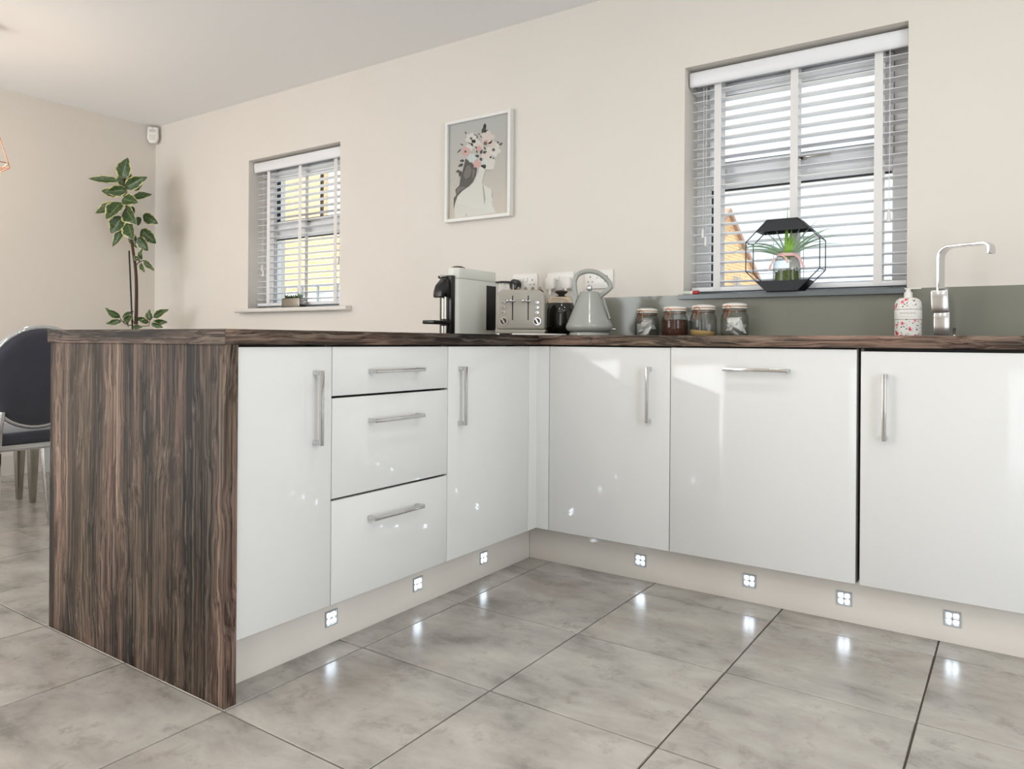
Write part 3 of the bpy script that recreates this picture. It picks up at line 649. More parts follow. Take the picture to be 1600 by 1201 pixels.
MB().lathe([(0.0, 0.186), (0.005, 0.188), (0.010, 0.191), (0.0125, 0.197), (0.0130, 0.201), (0.0118, 0.207), (0.008, 0.212), (0.0, 0.2145)], seg=24).build('lid_knob', M_chrome2, t, world=False, smooth=True)
hp = [(-0.052, 0, 0.150), (-0.058, 0, 0.175), (-0.063, 0, 0.215), (-0.061, 0, 0.236), (-0.050, 0, 0.256), (-0.028, 0, 0.268), (0.004, 0, 0.272), (0.036, 0, 0.264), (0.062, 0, 0.247), (0.080, 0, 0.228), (0.087, 0, 0.212), (0.083, 0, 0.198), (0.068, 0, 0.185), (0.049, 0, 0.170), (0.042, 0, 0.160)]
def smooth_path(p, n=5):
    out = []; P_ = [Vector(q) for q in p]
    for k in range(len(P_) - 1):
        a, b_, c, d_ = P_[max(k - 1, 0)], P_[k], P_[k + 1], P_[min(k + 2, len(P_) - 1)]
        for i in range(n):
            s = i / n; out.append(0.5 * ((2 * b_) + (c - a) * s + (2 * a - 5 * b_ + 4 * c - d_) * s * s + (3 * b_ - a - 3 * c + d_) * s ** 3))
    return out + [P_[-1]]
MB().tube(smooth_path(hp, 4), 0.0102, 14).build('handle', M_ket, t, world=False, smooth=True)
MB().prism([(-0.046, 0.176), (-0.072, 0.168), (-0.078, 0.160), (-0.062, 0.118)], 'y', -0.014, 0.014).build('spout', M_ket, t, bevel=0.005, world=False)
MB().tube([(0.0560, -0.0215, 0.160), (0.0660, -0.026, 0.128), (0.0775, -0.030, 0.092), (0.0840, -0.034, 0.070)], 0.0055, 10).build('water_gauge', mat('smoked_gauge', (150, 152, 146), 0.1), t, world=False, smooth=True)
MB().box(0.088, 0.110, -0.012, 0.004, 0.026, 0.031).build('switch', M_chrome2, t, bevel=0.002, world=False)

# ------------------------------------------------------------------ storage jars
M_lid = mat('white_ceramic', (238, 233, 226), 0.2); M_copper = mat('copper_wire', (200, 130, 96), 0.25, 1.0); M_rub = mat('tan_rubber_seal', (196, 148, 112), 0.6)
M_coffee = mat('instant_coffee', (70, 38, 23), 0.8, noise=0.5, nscale=220, bump=0.8)
M_sugar = mat('golden_sugar', (205, 170, 112), 0.8, noise=0.1, nscale=200, bump=0.3)
M_bag = mat('white_paper_sachet', (240, 239, 236), 0.7, noise=0.05, nscale=40)
jars = [(0.241, 0.1215, 'clip-top glass jar holding crumpled white filter bags'), (0.368, 0.128, 'clip-top glass jar filled with dark brown instant coffee'),
        (0.492, 0.132, 'clip-top glass jar with a little golden sugar'), (0.622, 0.136, 'clip-top glass jar holding white sachets, last before the window terrarium')]
for k, (jx, jh, lb) in enumerate(jars):
    jy = 0.500; R = 0.0545 if k else 0.052; s = jh / 0.133
    t = thing('storage_jar', (jx, jy, ZT), lb, 'jar', 'clip-top storage jars', rz=face_cam(jx, jy))
    MB().lathe([(0.0, 0.002), (R * 0.86, 0.002), (R * 0.97, 0.008), (R, 0.018), (R, 0.066 * s), (R * 0.97, 0.080 * s), (R * 0.86, 0.092 * s), (R * 0.82, 0.096 * s), (R * 0.82, 0.104 * s), (R * 0.87, 0.106 * s), (R * 0.87, 0.110 * s)], seg=40).build('glass_body', M_jar, t, world=False, smooth=True)
    MB().lathe([(R * 0.80, 0.1105 * s), (R * 0.90, 0.1105 * s), (R * 0.91, 0.113 * s), (R * 0.90, 0.1155 * s), (R * 0.80, 0.1155 * s)], seg=36).build('rim', M_lid, t, world=False, smooth=True)
    MB().lathe([(R * 0.84, 0.1155 * s), (R * 0.84, 0.1195 * s)], seg=36).build('seal', M_rub, t, world=False, smooth=True)
    MB().lathe([(R * 0.80, 0.1195 * s), (R * 0.90, 0.1195 * s), (R * 0.91, 0.123 * s), (R * 0.85, 0.128 * s), (R * 0.5, 0.133 * s), (0.0, 0.1345 * s)], seg=36).build('lid', M_lid, t, world=False, smooth=True)
    a0 = -0.55; rr = R * 0.885
    def P(a, r_, z): return (r_ * math.sin(a), -r_ * math.cos(a), z * s)
    cl = MB()
    cl.tube([P(2 * PI * q / 36, rr * 0.955, 0.101) for q in range(36)], 0.0011, 6, closed=True)
    cl.tube([P(a0 - 0.22, rr, 0.101), P(a0 - 0.24, rr * 1.06, 0.112), P(a0 - 0.12, rr * 1.05, 0.1215), P(a0 + 0.12, rr * 1.05, 0.1215), P(a0 + 0.24, rr * 1.06, 0.112), P(a0 + 0.22, rr, 0.101), P(a0 + 0.1, rr * 1.10, 0.094), P(a0 - 0.1, rr * 1.10, 0.094)], 0.0013, 6, closed=True)
    cl.tube([P(a0 - 0.10, rr * 1.08, 0.096), P(a0 - 0.16, R * 1.05, 0.082), P(a0 - 0.18, R * 1.06, 0.070), P(a0 + 0.10, R * 1.06, 0.070), P(a0 + 0.14, R * 1.05, 0.082), P(a0 + 0.18, rr * 1.08, 0.096)], 0.0013, 6)
    cl.build('wire_clip', M_copper, t, world=False, smooth=True)
    ri = R * 0.965
    if k == 1: MB().lathe([(0, 0.004), (ri * 0.86, 0.004), (ri * 0.97, 0.010), (ri, 0.018), (ri, 0.070), (ri * 0.6, 0.072), (0, 0.073)], seg=36).build('coffee', M_coffee, t, world=False, smooth=True)
    elif k == 2:
        b = MB(); b.lathe([(0, 0.004), (ri * 0.86, 0.004), (ri * 0.97, 0.010), (ri, 0.018), (ri * 0.999, 0.024), (ri * 0.5, 0.022), (0, 0.021)], seg=36)
        b.v = [(x, y, z - 0.10 * x if z > 0.019 else z) for x, y, z in b.v]; b.build('sugar', M_sugar, t, world=False, smooth=True)
    else:
        rn = random.Random(k)
        for q in range(7 if k == 0 else 6):
            n_ = 7; sz = 0.036 if k == 0 else 0.044; vs = []; a = rn.random() * 6.28
            tilt = Matrix.Rotation(a, 3, 'Z') @ Matrix.Rotation(0.5 + rn.random() * 0.6, 3, 'X')
            ctr = Vector(((rn.random() - 0.5) * 0.040, (rn.random() - 0.5) * 0.036, 0.024 + 0.0055 * q))
            b = MB(); N = 5; vs = []
            for sd in (1, -1):
                for i in range(N):
                    for j in range(N):
                        u, v = i / (N - 1) * 2 - 1, j / (N - 1) * 2 - 1; hgt = 0.013 * (1 - u * u) * (1 - v * v) * sd + rn.uniform(-0.0016, 0.0016)
                        p = tilt @ Vector((u * sz * 0.72, v * sz * 0.8, hgt)) + ctr
                        rl = math.hypot(p.x, p.y)
                        if rl > ri * 0.92: p.x *= ri * 0.92 / rl; p.y *= ri * 0.92 / rl
                        p.z = min(max(p.z, 0.006), 0.085); vs.append(p)
            fs = [(o_ + i * N + j, o_ + (i + 1) * N + j, o_ + (i + 1) * N + j + 1, o_ + i * N + j + 1) for o_ in (0, N * N) for i in range(N - 1) for j in range(N - 1)]
            b.add(vs, fs).build('sachet', M_bag, t, world=False, smooth=True)

# ------------------------------------------------------------------ soap bottle and tap
SX, SY = 1.247, 0.450
t = thing('soap_bottle', (SX, SY, ZT), 'white pump soap bottle printed with red flowers beside the tap', 'soap dispenser', rz=face_cam(SX, SY))
MB().lathe([(0.038, 0.0), (0.0415, 0.003), (0.0425, 0.010), (0.0425, 0.108), (0.041, 0.120), (0.036, 0.129), (0.027, 0.135), (0.014, 0.138)], seg=44, sy=0.72).build('bottle', floral_mat(), t, world=False, smooth=True)
lb_ = MB().lathe([(0.0429, 0.0615), (0.0431, 0.0622), (0.0431, 0.0938), (0.0429, 0.0945)], seg=44, sy=0.722).build('label_band', mat('paper_label', (240, 238, 233), 0.5), t, world=False, smooth=True)
ln = MB()
for z in (0.0606, 0.0954): ln.lathe([(0.0429, z - 0.0008), (0.0432, z), (0.0429, z + 0.0008)], seg=44, sy=0.722)
ln.build('label_border', mat('label_border_grey', (120, 112, 106), 0.5), t, world=False)
sc_ = MB()
def on_bottle(a, z): return (0.0433 * math.sin(a), -0.0433 * 0.724 * math.cos(a), z)
pts = [on_bottle(-0.62 + 0.0115 * q, 0.0825 + 0.0042 * math.sin(q * 0.55) * (1.0 if q % 23 < 12 else 0.45)) for q in range(104)]
sc_.tube(pts, 0.0004, 4); sc_.tube([on_bottle(-0.6 + 0.1 * q, 0.0705) for q in range(12)], 0.0003, 4)
sc_.build('script_lettering', mat('label_ink', (150, 146, 142), 0.6), t, world=False)
MB().lathe([(0.0135, 0.137), (0.0138, 0.150), (0.0125, 0.156), (0.0, 0.156)], seg=24).build('collar', M_socket, t, world=False, smooth=True)
pm = MB().lathe([(0.0085, 0.155), (0.0085, 0.167), (0.0, 0.167)], seg=20)
pm.box(-0.012, 0.040, -0.0085, 0.0085, 0.166, 0.1705).build('pump_head', M_socket, t, bevel=0.0012, world=False, smooth=True)

QX, QY = 1.350, 0.450
t = thing('kitchen_tap', (QX, QY, ZT), 'chrome tap with square body and flat ribbon spout', 'tap')
rr_ = 0.30
MB().box(-0.023, 0.023, -0.023, 0.023, 0.0, 0.083).build('base_block', M_chrome, t, bevel=0.002, world=False)
lvb = MB().box(-0.026, 0.024, -0.028, 0.022, 0.084, 0.158).build('mixer_lever', M_chrome, t, bevel=0.002, world=False); lvb.rotation_euler = (0, -0.04, 0)
D = Vector((0.93, -0.37, 0)).normalized(); Wd = Vector((-D.y, D.x, 0))
S0 = Vector((-0.006, 0.004, 0)); pth = [S0 + Vector((0, 0, z)) for z in (0.150, 0.20, 0.25, 0.270)]
R1 = 0.036
for k in range(1, 9):
    a = PI / 2 * k / 8; pth.append(S0 + D * (R1 - R1 * math.cos(a)) + Vector((0, 0, 0.270 + R1 * math.sin(a))))
for q in (0.07, 0.11, 0.140): pth.append(S0 + D * q + Vector((0, 0, 0.306)))
for k in range(1, 7):
    a = PI / 2 * k / 6; pth.append(S0 + D * (0.140 + 0.018 * math.sin(a)) + Vector((0, 0, 0.306 - 0.018 + 0.018 * math.cos(a))))
pth.append(S0 + D * 0.158 + Vector((0, 0, 0.270)))
MB().ribbon(pth, Wd, 0.044, 0.008).build('spout', M_chrome2, t, bevel=0.0015, seg=1, world=False)
tag(MB().lathe([(0.0, 0.0), (0.012, 0.0), (0.012, 0.004), (0.004, 0.006), (0.004, 0.028), (0.0055, 0.030), (0.0, 0.032)], (1.387, 0.44, ZT), 16).build('waste_knob', M_chrome2, smooth=True), 'tiny upright chrome waste knob right beside the tap', 'knob')
M_ww = mat('pale_wood', (214, 178, 130), 0.6, noise=0.08, nscale=30)
t = thing('dish_brush', (1.66, 0.30, ZT), 'pale wooden dish brush lying on the worktop past the tap', 'brush')
MB().prism([(1.578, 0.918), (1.592, 0.940), (1.70, 0.944), (1.714, 0.928), (1.714, 0.918)], 'y', 0.275, 0.325).build('brush_block', M_ww, t, bevel=0.004)
MB().box(1.590, 1.702, 0.280, 0.320, ZT, 0.918).build('bristles', mat('bristle', (200, 190, 170), 0.9), t)

# ------------------------------------------------------------------ sink window sill: terrarium, vase, lip balm
TXc, TYc, TZc, TR = 0.790, 0.609, 1.090, 0.142
t = thing('geometric_terrarium', (TXc, TYc, TZc), 'black wire octagon terrarium frame on the sill behind the splashback', 'terrarium')
Rc = TR / math.cos(PI / 8)
octp = [(Rc * math.cos(PI / 8 + k * PI / 4), TR + Rc * math.sin(PI / 8 + k * PI / 4)) for k in range(8)]
yf, yr = -0.054, 0.048
wf = MB()
for k in range(8):
    a, c = octp[k], octp[(k + 1) % 8]
    for yy in (yf, yr): wf.tube([(a[0], yy, a[1] + 0.0022), (c[0], yy, c[1] + 0.0022)], 0.0021, 6)
    wf.tube([(a[0], yf, a[1] + 0.0022), (a[0], yr, a[1] + 0.0022)], 0.0021, 6)
wf.build('wire_frame', M_blackmat, t, world=False)
# inner diagonal wires
dg = MB()
for k in range(8):
    a, c = octp[k], octp[(k + 3) % 8]
    if k % 2 == 0: dg.tube([(a[0], yr, a[1]), (c[0], yr, c[1])], 0.0009, 5)
dg.build('cross_wires', M_blackmat, t, world=False)
def tray(up):
    z0 = 0.001; z1 = 0.044; half0 = abs(octp[5][0]); half1 = half0 + (z1 - z0)
    P0 = [(-half0, z0), (half0, z0), (half1, z1), (-half1, z1)]
    if up: P0 = [(x, 2 * TR + 0.002 - z) for x, z in P0]
    b = MB(); th = 0.002
    s_ = 1 if not up else -1
    b.prism(P0, 'y', yf - 0.001, yf + 0.001); b.prism(P0, 'y', yr - 0.001, yr + 0.001)
    zz = P0[0][1]; b.box(-half0, half0, yf, yr, min(zz, zz + s_ * th), max(zz, zz + s_ * th))
    for sg in (-1, 1):
        q = [(sg * half0, P0[0][1]), (sg * half1, P0[2][1]), (sg * (half1 - 0.003), P0[2][1]), (sg * (half0 - 0.003), P0[0][1])]
        b.prism(q, 'y', yf, yr)
    return b
tray(False).build('base_tray', M_blackmat, t, world=False)
tray(True).build('top_panel', M_blackmat, t, world=False)
VX, VY, VZ = 0.797, 0.606, TZc + 0.0042
v = thing('glass_vase', (VX, VY, VZ), 'small round glass vase with moss, pink ribbon and spiky air plant', 'vase'); v.scale = (1.32, 1.04, 1.18)
MB().lathe([(0.0, 0.001), (0.034, 0.001), (0.038, 0.006), (0.041, 0.03), (0.0405, 0.07), (0.040, 0.085), (0.034, 0.110), (0.026, 0.122), (0.025, 0.130), (0.027, 0.134)], seg=36).build('glass_body', M_jar, v, world=False, smooth=True)
rn = random.Random(3); ms = MB()
for q in range(240):
    a = rn.random() * 6.28; r_ = 0.034 * math.sqrt(rn.random()); z = 0.006 + rn.random() * 0.068
    p = Vector((r_ * math.cos(a), r_ * math.sin(a), z)); d1 = Vector((rn.gauss(0, 1), rn.gauss(0, 1), rn.gauss(0, 0.7))).normalized() * 0.008; d2 = Vector((rn.gauss(0, 1), rn.gauss(0, 1), rn.gauss(0, 0.7))).normalized() * 0.006
    pts = [p, p + d1, p + d1 + d2]
    pts = [Vector((x_.x * min(1, 0.037 / max(1e-6, math.hypot(x_.x, x_.y))), x_.y * min(1, 0.037 / max(1e-6, math.hypot(x_.x, x_.y))), max(0.004, x_.z))) for x_ in pts]
    ms.tube(pts, 0.0013, 3)
ms.lathe([(0, 0.004), (0.033, 0.006), (0.036, 0.03), (0.033, 0.066), (0.0, 0.072)], seg=16)
mo = ms.build('moss', mat('moss', (72, 84, 34), 0.9, noise=0.5, nscale=120), v, world=False); mo['kind'] = 'stuff'
M_rib = mat('pink_ribbon', (232, 190, 186), 0.6)
rbn = MB(); rbn.lathe([(0.0275, 0.117), (0.0300, 0.117), (0.0292, 0.127), (0.0270, 0.127)], seg=32)
rbn.ribbon([(-0.012, -0.029, 0.122), (-0.028, -0.031, 0.113), (-0.040, -0.033, 0.090), (-0.044, -0.040, 0.070)], (0.6, 0, 0.4), 0.010, 0.0008)
rbn.ribbon([(-0.010, -0.030, 0.120), (0.004, -0.036, 0.110), (0.010, -0.040, 0.092)], (1, 0, 0), 0.007, 0.0008)
rbn.ribbon([(0.026, -0.016, 0.120), (0.040, -0.028, 0.110), (0.050, -0.034, 0.090), (0.056, -0.036, 0.075)], (0.7, 0, 0.3), 0.008, 0.0008)
rbn.build('ribbon', M_rib, v, world=False)
M_air = mat('air_plant_grey_green', (142, 168, 140), 0.6, noise=0.12, nscale=60); M_air2 = mat('air_plant_bright_green', (132, 176, 64), 0.55, noise=0.15, nscale=60)
def blade(parent, az, el, L, w_, droop, M):
    pts = []; p = Vector((0, 0, 0.112)); e = el; n_ = 9
    for q in range(n_):
        pts.append(p.copy()); dvec = Vector((math.cos(az) * math.cos(e), math.sin(az) * math.cos(e) * 0.55, math.sin(e))); p = p + dvec * L / (n_ - 1); e -= droop / (n_ - 1)
    MB().tube(pts, [max(0.0004, 1.35 * w_ * (1 - (q / (n_ - 1)) ** 1.4)) for q in range(n_)], 6).build('leaf', M, parent, world=False, smooth=True)
for az, el, L, w_, dr in ((PI, 0.95, 0.17, 0.0042, 1.5), (PI - 0.2, 0.75, 0.20, 0.004, 1.35), (PI + 0.25, 0.6, 0.14, 0.0045, 0.8), (PI - 0.1, 1.15, 0.13, 0.003, 0.5), (PI, 0.5, 0.11, 0.004, 0.5), (0.1, 1.0, 0.17, 0.0036, 0.9), (0.0, 0.8, 0.19, 0.0036, 1.0),
                          (-0.3, 0.75, 0.15, 0.0036, 0.3), (0.2, 1.1, 0.15, 0.0034, 0.35), (0.1, 1.25, 0.12, 0.0034, 0.1), (-0.2, 0.6, 0.17, 0.003, 0.9), (PI + 0.4, 1.3, 0.12, 0.0032, 0.2)):
    blade(v, az, el, L, w_, dr, M_air)
for az, el, L, w_ in ((1.6, 1.52, 0.18, 0.0034), (0.3, 1.45, 0.10, 0.008), (2.2, 1.5, 0.105, 0.007), (0.0, 1.3, 0.08, 0.008), (-0.8, 1.4, 0.085, 0.007), (-1.6, 1.35, 0.08, 0.008), (0.2, 1.15, 0.065, 0.007)):
    blade(v, az, el, L, w_, 0.05, M_air2)
t = thing('lip_balm', (0.405, 0.585, 1.090), 'small clear and red lip balm tube lying on the sink window sill', 'lip balm')
MB().tube([(0.372, 0.585, 1.0985), (0.402, 0.585, 1.0985)], 0.0085, 14).build('cap', mat('pale_green_cap', (206, 214, 196), 0.3), t, smooth=True)
MB().tube([(0.4025, 0.585, 1.0985), (0.415, 0.585, 1.0985)], 0.0082, 14).build('collar', M_socket, t, smooth=True)
MB().tube([(0.4155, 0.585, 1.0985), (0.440, 0.585, 1.0985)], 0.0085, 14).build('tube', mat('red_plastic', (170, 40, 48), 0.35), t, smooth=True)

# ------------------------------------------------------------------ dining window sill planter
t = thing('succulent_planter', (-2.225, 0.618, 1.088), 'small silver rectangular planter of succulents on the dining window sill', 'planter')
MB().box(-0.085, 0.085, -0.03, 0.03, 0.0, 0.058).build('pot', M_steel, t, bevel=0.003, world=False)
MB().box(-0.078, 0.078, -0.025, 0.025, 0.0575, 0.061).build('soil', mat('soil', (70, 56, 40), 0.9), t, world=False)
Ms1, Ms2 = mat('succulent_dark', (58, 78, 44), 0.6), mat('succulent_grey', (128, 150, 128), 0.6); rn = random.Random(11)
for q in range(9):
    cx, cy = -0.07 + 0.0175 * q, rn.uniform(-0.01, 0.01); b = MB(); hh = rn.uniform(0.018, 0.042)
    for k in range(9):
        a = k * 2.4; e = 0.4 + 0.9 * k / 9; L = hh * rn.uniform(0.7, 1.1)
        d_ = Vector((math.cos(a) * math.cos(e), math.sin(a) * math.cos(e) * 0.7, math.sin(e)))
        b.tube([Vector((cx, cy, 0.060)), Vector((cx, cy, 0.060)) + d_ * L * 0.6, Vector((cx, cy, 0.060)) + d_ * L], [0.003, 0.0042, 0.0008], 5)
    b.build('succulent', Ms1 if q % 3 == 0 or q < 3 else Ms2, t, world=False, smooth=True)

# ------------------------------------------------------------------ framed picture
PX0, PX1, PZ0, PZ1 = -0.9525, -0.530, 1.511, 2.044
t = thing('framed_picture', ((PX0 + PX1) / 2, YB, PZ0), 'white framed print of a woman crowned with pink flowers', 'picture')
fw = 0.017; b = MB()
b.box(PX0, PX0 + fw, 0.566, 0.5995, PZ0, PZ1); b.box(PX1 - fw, PX1, 0.566, 0.5995, PZ0, PZ1); b.box(PX0 + fw, PX1 - fw, 0.566, 0.5995, PZ0, PZ0 + fw); b.box(PX0 + fw, PX1 - fw, 0.566, 0.5995, PZ1 - fw, PZ1)
b.build('frame', M_white, t, bevel=0.0012, seg=1)
IX0, IX1, IZ0, IZ1 = PX0 + fw, PX1 - fw, PZ0 + fw, PZ1 - fw; yp = 0.583
nb = NT('print_paper'); sxn = nb.nt.nodes.new('ShaderNodeSeparateXYZ'); nb.link(nb.tc.outputs['Generated'], sxn.inputs[0])
nb.link(nb.ramp(sxn.outputs[2], [(0.05, (214, 196, 180)), (0.45, (203, 193, 184)), (1.0, (196, 191, 188))]), nb.b.inputs['Base Color']); nb.b.inputs['Roughness'].default_value = 0.5
MB().box(IX0, IX1, yp, yp + 0.002, IZ0, IZ1).build('print', nb.M, t)
def pc(cx, cy):
    u = (cx - 130) / 560; top = 228 - 113 * u; bot = 1098 - 66 * u; v_ = 1 - (cy - top) / (bot - top)
    return (IX0 + u * (IX1 - IX0), IZ0 + v_ * (IZ1 - IZ0))
def flat(b, pts, lay): b.prism([pc(*p) for p in pts], 'y', yp - 0.00012 * lay, yp - 0.00012 * lay + 0.0001)
inks = {k: mat('ink_' + k, c, 0.5) for k, c in dict(skin=(228, 221, 212), shade=(176, 166, 156), hair=(62, 54, 50), hair2=(112, 102, 94), cream=(232, 222, 214), pale=(230, 210, 202), pink=(222, 172, 166), rose=(196, 110, 110), blue=(214, 220, 220), leaf=(44, 44, 42), line=(90, 70, 66)).items()}
def ink(name, col, polys, lay):
    b = MB()
    for p in polys: flat(b, p, lay)
    b.build(name, inks[col], t)
ink('printed_figure', 'skin', [[(190, 1085), (185, 1000), (200, 900), (240, 830), (330, 790), (375, 740), (410, 660), (425, 590), (480, 585), (478, 630), (455, 700), (445, 760), (470, 780), (530, 812), (545, 850), (538, 950), (570, 1030), (400, 1055)],
                               [(425, 600), (440, 545), (490, 510), (540, 515), (556, 540), (568, 566), (556, 575), (562, 590), (553, 600), (555, 622), (520, 634), (480, 628)]], 1)
ink('printed_shading', 'shade', [[(450, 765), (462, 782), (480, 900), (470, 960), (462, 900), (455, 830)], [(478, 630), (520, 635), (552, 624), (520, 642), (484, 640), (462, 700), (450, 760), (446, 750), (458, 690)], [(528, 812), (546, 850), (540, 900), (532, 880), (538, 850)], [(292, 1062), (300, 1035), (305, 1062)]], 2)
ink('printed_hair', 'hair', [[(290, 530), (330, 560), (405, 600), (388, 690), (360, 750), (320, 790), (262, 830), (215, 880), (190, 950), (178, 1005), (176, 900), (202, 868), (192, 820), (232, 778), (242, 700), (268, 620)]], 2)
ink('printed_hair_sheen', 'hair2', [[(300, 600), (330, 590), (350, 640), (330, 700), (290, 720), (270, 680)], [(225, 800), (260, 790), (290, 800), (240, 825), (205, 860), (205, 830)], [(360, 620), (380, 640), (366, 700), (352, 720)]], 3)
def leafp(x, y, L, wd, a): 
    ca, sa = math.cos(a), -math.sin(a); out = []
    for s_, q in ((0, 0), (0.3, 0.5), (0.6, 0.42), (1, 0), (0.6, -0.42), (0.3, -0.5)): out.append((x + ca * L * s_ - sa * wd * q, y + sa * L * s_ + ca * wd * q))
    return out
ink('printed_leaves', 'leaf', [leafp(*q) for q in ((440, 300, 95, 34, 1.1), (455, 285, 50, 30, 0.3), (425, 330, 55, 28, 0.35), (400, 345, 50, 30, 2.2), (410, 375, 50, 30, 4.8), (460, 250, 50, 26, 1.3), (280, 550, 50, 28, 3.2), (270, 580, 62, 30, 3.6), (235, 640, 44, 28, 3.6), (245, 640, 66, 34, 4.5), (295, 305, 30, 14, 2.0), (290, 330, 34, 14, 1.0), (600, 410, 42, 22, 0.7), (600, 390, 30, 16, 2.4), (250, 440, 66, 14, 3.9), (270, 410, 40, 12, 2.7))], 3)
def flower(x, y, r, n=6, ph=0.0): return [[(x + r * rr2 * math.cos(ph + 2 * PI * (k + dk) / n), y + r * rr2 * math.sin(ph + 2 * PI * (k + dk) / n)) for k in range(n) for dk, rr2 in ((-0.25, 0.94), (0, 1.04), (0.25, 0.94), (0.5, 0.72))]]
pol = []
for x, y, r in ((340, 345, 54), (385, 390, 46), (550, 450, 66), (330, 420, 40)): pol += flower(x, y, r, 6, x)
ink('printed_blossom', 'cream', pol, 4)
pol = []
for x, y, r in ((495, 335, 64), (480, 500, 50), (420, 420, 40), (540, 400, 40)): pol += flower(x, y, r, 5, x)
ink('printed_blossom', 'pale', pol, 5)
pol = []
for x, y, r in ((292, 466, 46), (400, 580, 42), (415, 440, 30), (480, 380, 26)): pol += flower(x, y, r, 7, x)
ink('printed_blossom', 'pink', pol, 6)
ink('printed_blossom', 'blue', flower(350, 525, 44, 6) + flower(440, 560, 30, 5), 5)
ink('printed_flower_centres', 'line', flower(342, 345, 14, 8) + flower(550, 450, 16, 8) + flower(288, 466, 12, 8) + flower(475, 390, 18, 6) + flower(415, 305, 8, 6), 7)
ink('printed_leaves', 'leaf', [leafp(*q) for q in ((430, 490, 46, 26, 1.2), (450, 480, 44, 28, 0.4), (420, 510, 44, 28, 3.0), (430, 520, 40, 28, 5.0), (400, 440, 36, 14, 2.3), (460, 420, 40, 14, 5.3), (520, 530, 26, 20, 1.2), (540, 535, 24, 12, 0.7), (400, 480, 30, 16, 1.8))], 8)
MB().box(IX0, IX1, yp - 0.006, yp - 0.0045, IZ0, IZ1).build('glazing', M_glass, t)

# ------------------------------------------------------------------ motion sensor in the corner
t = thing('motion_sensor', (XL + 0.048, YB - 0.048, 2.335), 'white motion sensor high in the corner under the ceiling', 'sensor', rz=PI / 4 + 0.02)
b = MB(); b.prism([(-0.040, 0.035), (-0.036, 0.12), (0.036, 0.12), (0.040, 0.035), (0.024, 0.002), (-0.024, 0.002)], 'y', -0.018, 0.020).build('housing', M_socket, t, bevel=0.008, seg=3, world=False)
MB().box(-0.022, 0.022, -0.0198, -0.0175, 0.020, 0.062).build('lens', mat('sensor_lens', (226, 222, 214), 0.2), t, bevel=0.004, world=False)
b = MB()
for r_ in range(3):
    for k in range(6): b.box(-0.020 + k * 0.007, -0.0155 + k * 0.007, -0.0186, -0.0178, 0.082 + r_ * 0.007, 0.086 + r_ * 0.007)
b.build('vent_marks', mat('sensor_grey', (150, 148, 144), 0.6), t, world=False)
MB().tube([(0, -0.0195, 0.110), (0, -0.0175, 0.110)], 0.0028, 10).build('indicator', M_dark, t, world=False)

# ------------------------------------------------------------------ rubber plant
LX, LY = -3.44, 0.255
PXM = 227.6
right = Vector((math.cos(YAW), math.sin(YAW), 0)); toward = Vector((math.sin(YAW), -math.cos(YAW), 0))
def pp(cx, cy, dep=0.0):
    """plant drawing coordinates -> offsets in metres from the pot foot (right, up, toward the room)"""
    px, py = 120 + cx / 3.533, 180 + cy / 3.533
    return right * ((px - 208.5) / PXM) + toward * dep + Vector((0, 0, 0.9 + (525.0 - py) / PXM))
t = thing('rubber_plant', (LX, LY, 0), 'tall variegated rubber plant with a stake standing in the room corner', 'plant')
M_leaf = leaf_mat('variegated_leaf', (40, 62, 34), (72, 98, 54), (208, 200, 146), 0.40)
M_stem = mat('plant_stem', (70, 52, 40), 0.8, noise=0.2, nscale=40)
MB().lathe([(0.0, 0.0), (0.115, 0.0), (0.125, 0.01), (0.155, 0.27), (0.162, 0.30), (0.150, 0.30), (0.145, 0.27), (0.0, 0.27)], seg=32).build('pot', mat('grey_pot', (126, 122, 116), 0.6), t, world=False, smooth=True)
MB().lathe([(0.0, 0.272), (0.146, 0.272), (0.146, 0.26)], seg=24).build('soil', mat('potting_soil', (58, 46, 36), 0.95), t, world=False)
stem = [(0, 0, 0.26)] + [pp(*q) for q in ((320, 1175, 0), (319, 900, 0), (300, 742, 0), (273, 600, 0), (256, 440, 0), (245, 350, 0))]
MB().tube(smooth_path(stem, 5), [0.013 - 0.00028 * k for k in range(31)], 10).build('stem', M_stem, t, world=False, smooth=True)
MB().tube([(-0.03, 0.02, 0.26), pp(306, 1165, 0.015), pp(287, 748, 0.02)], 0.0055, 8).build('stake', mat('dark_stake', (44, 36, 32), 0.7), t, world=False)
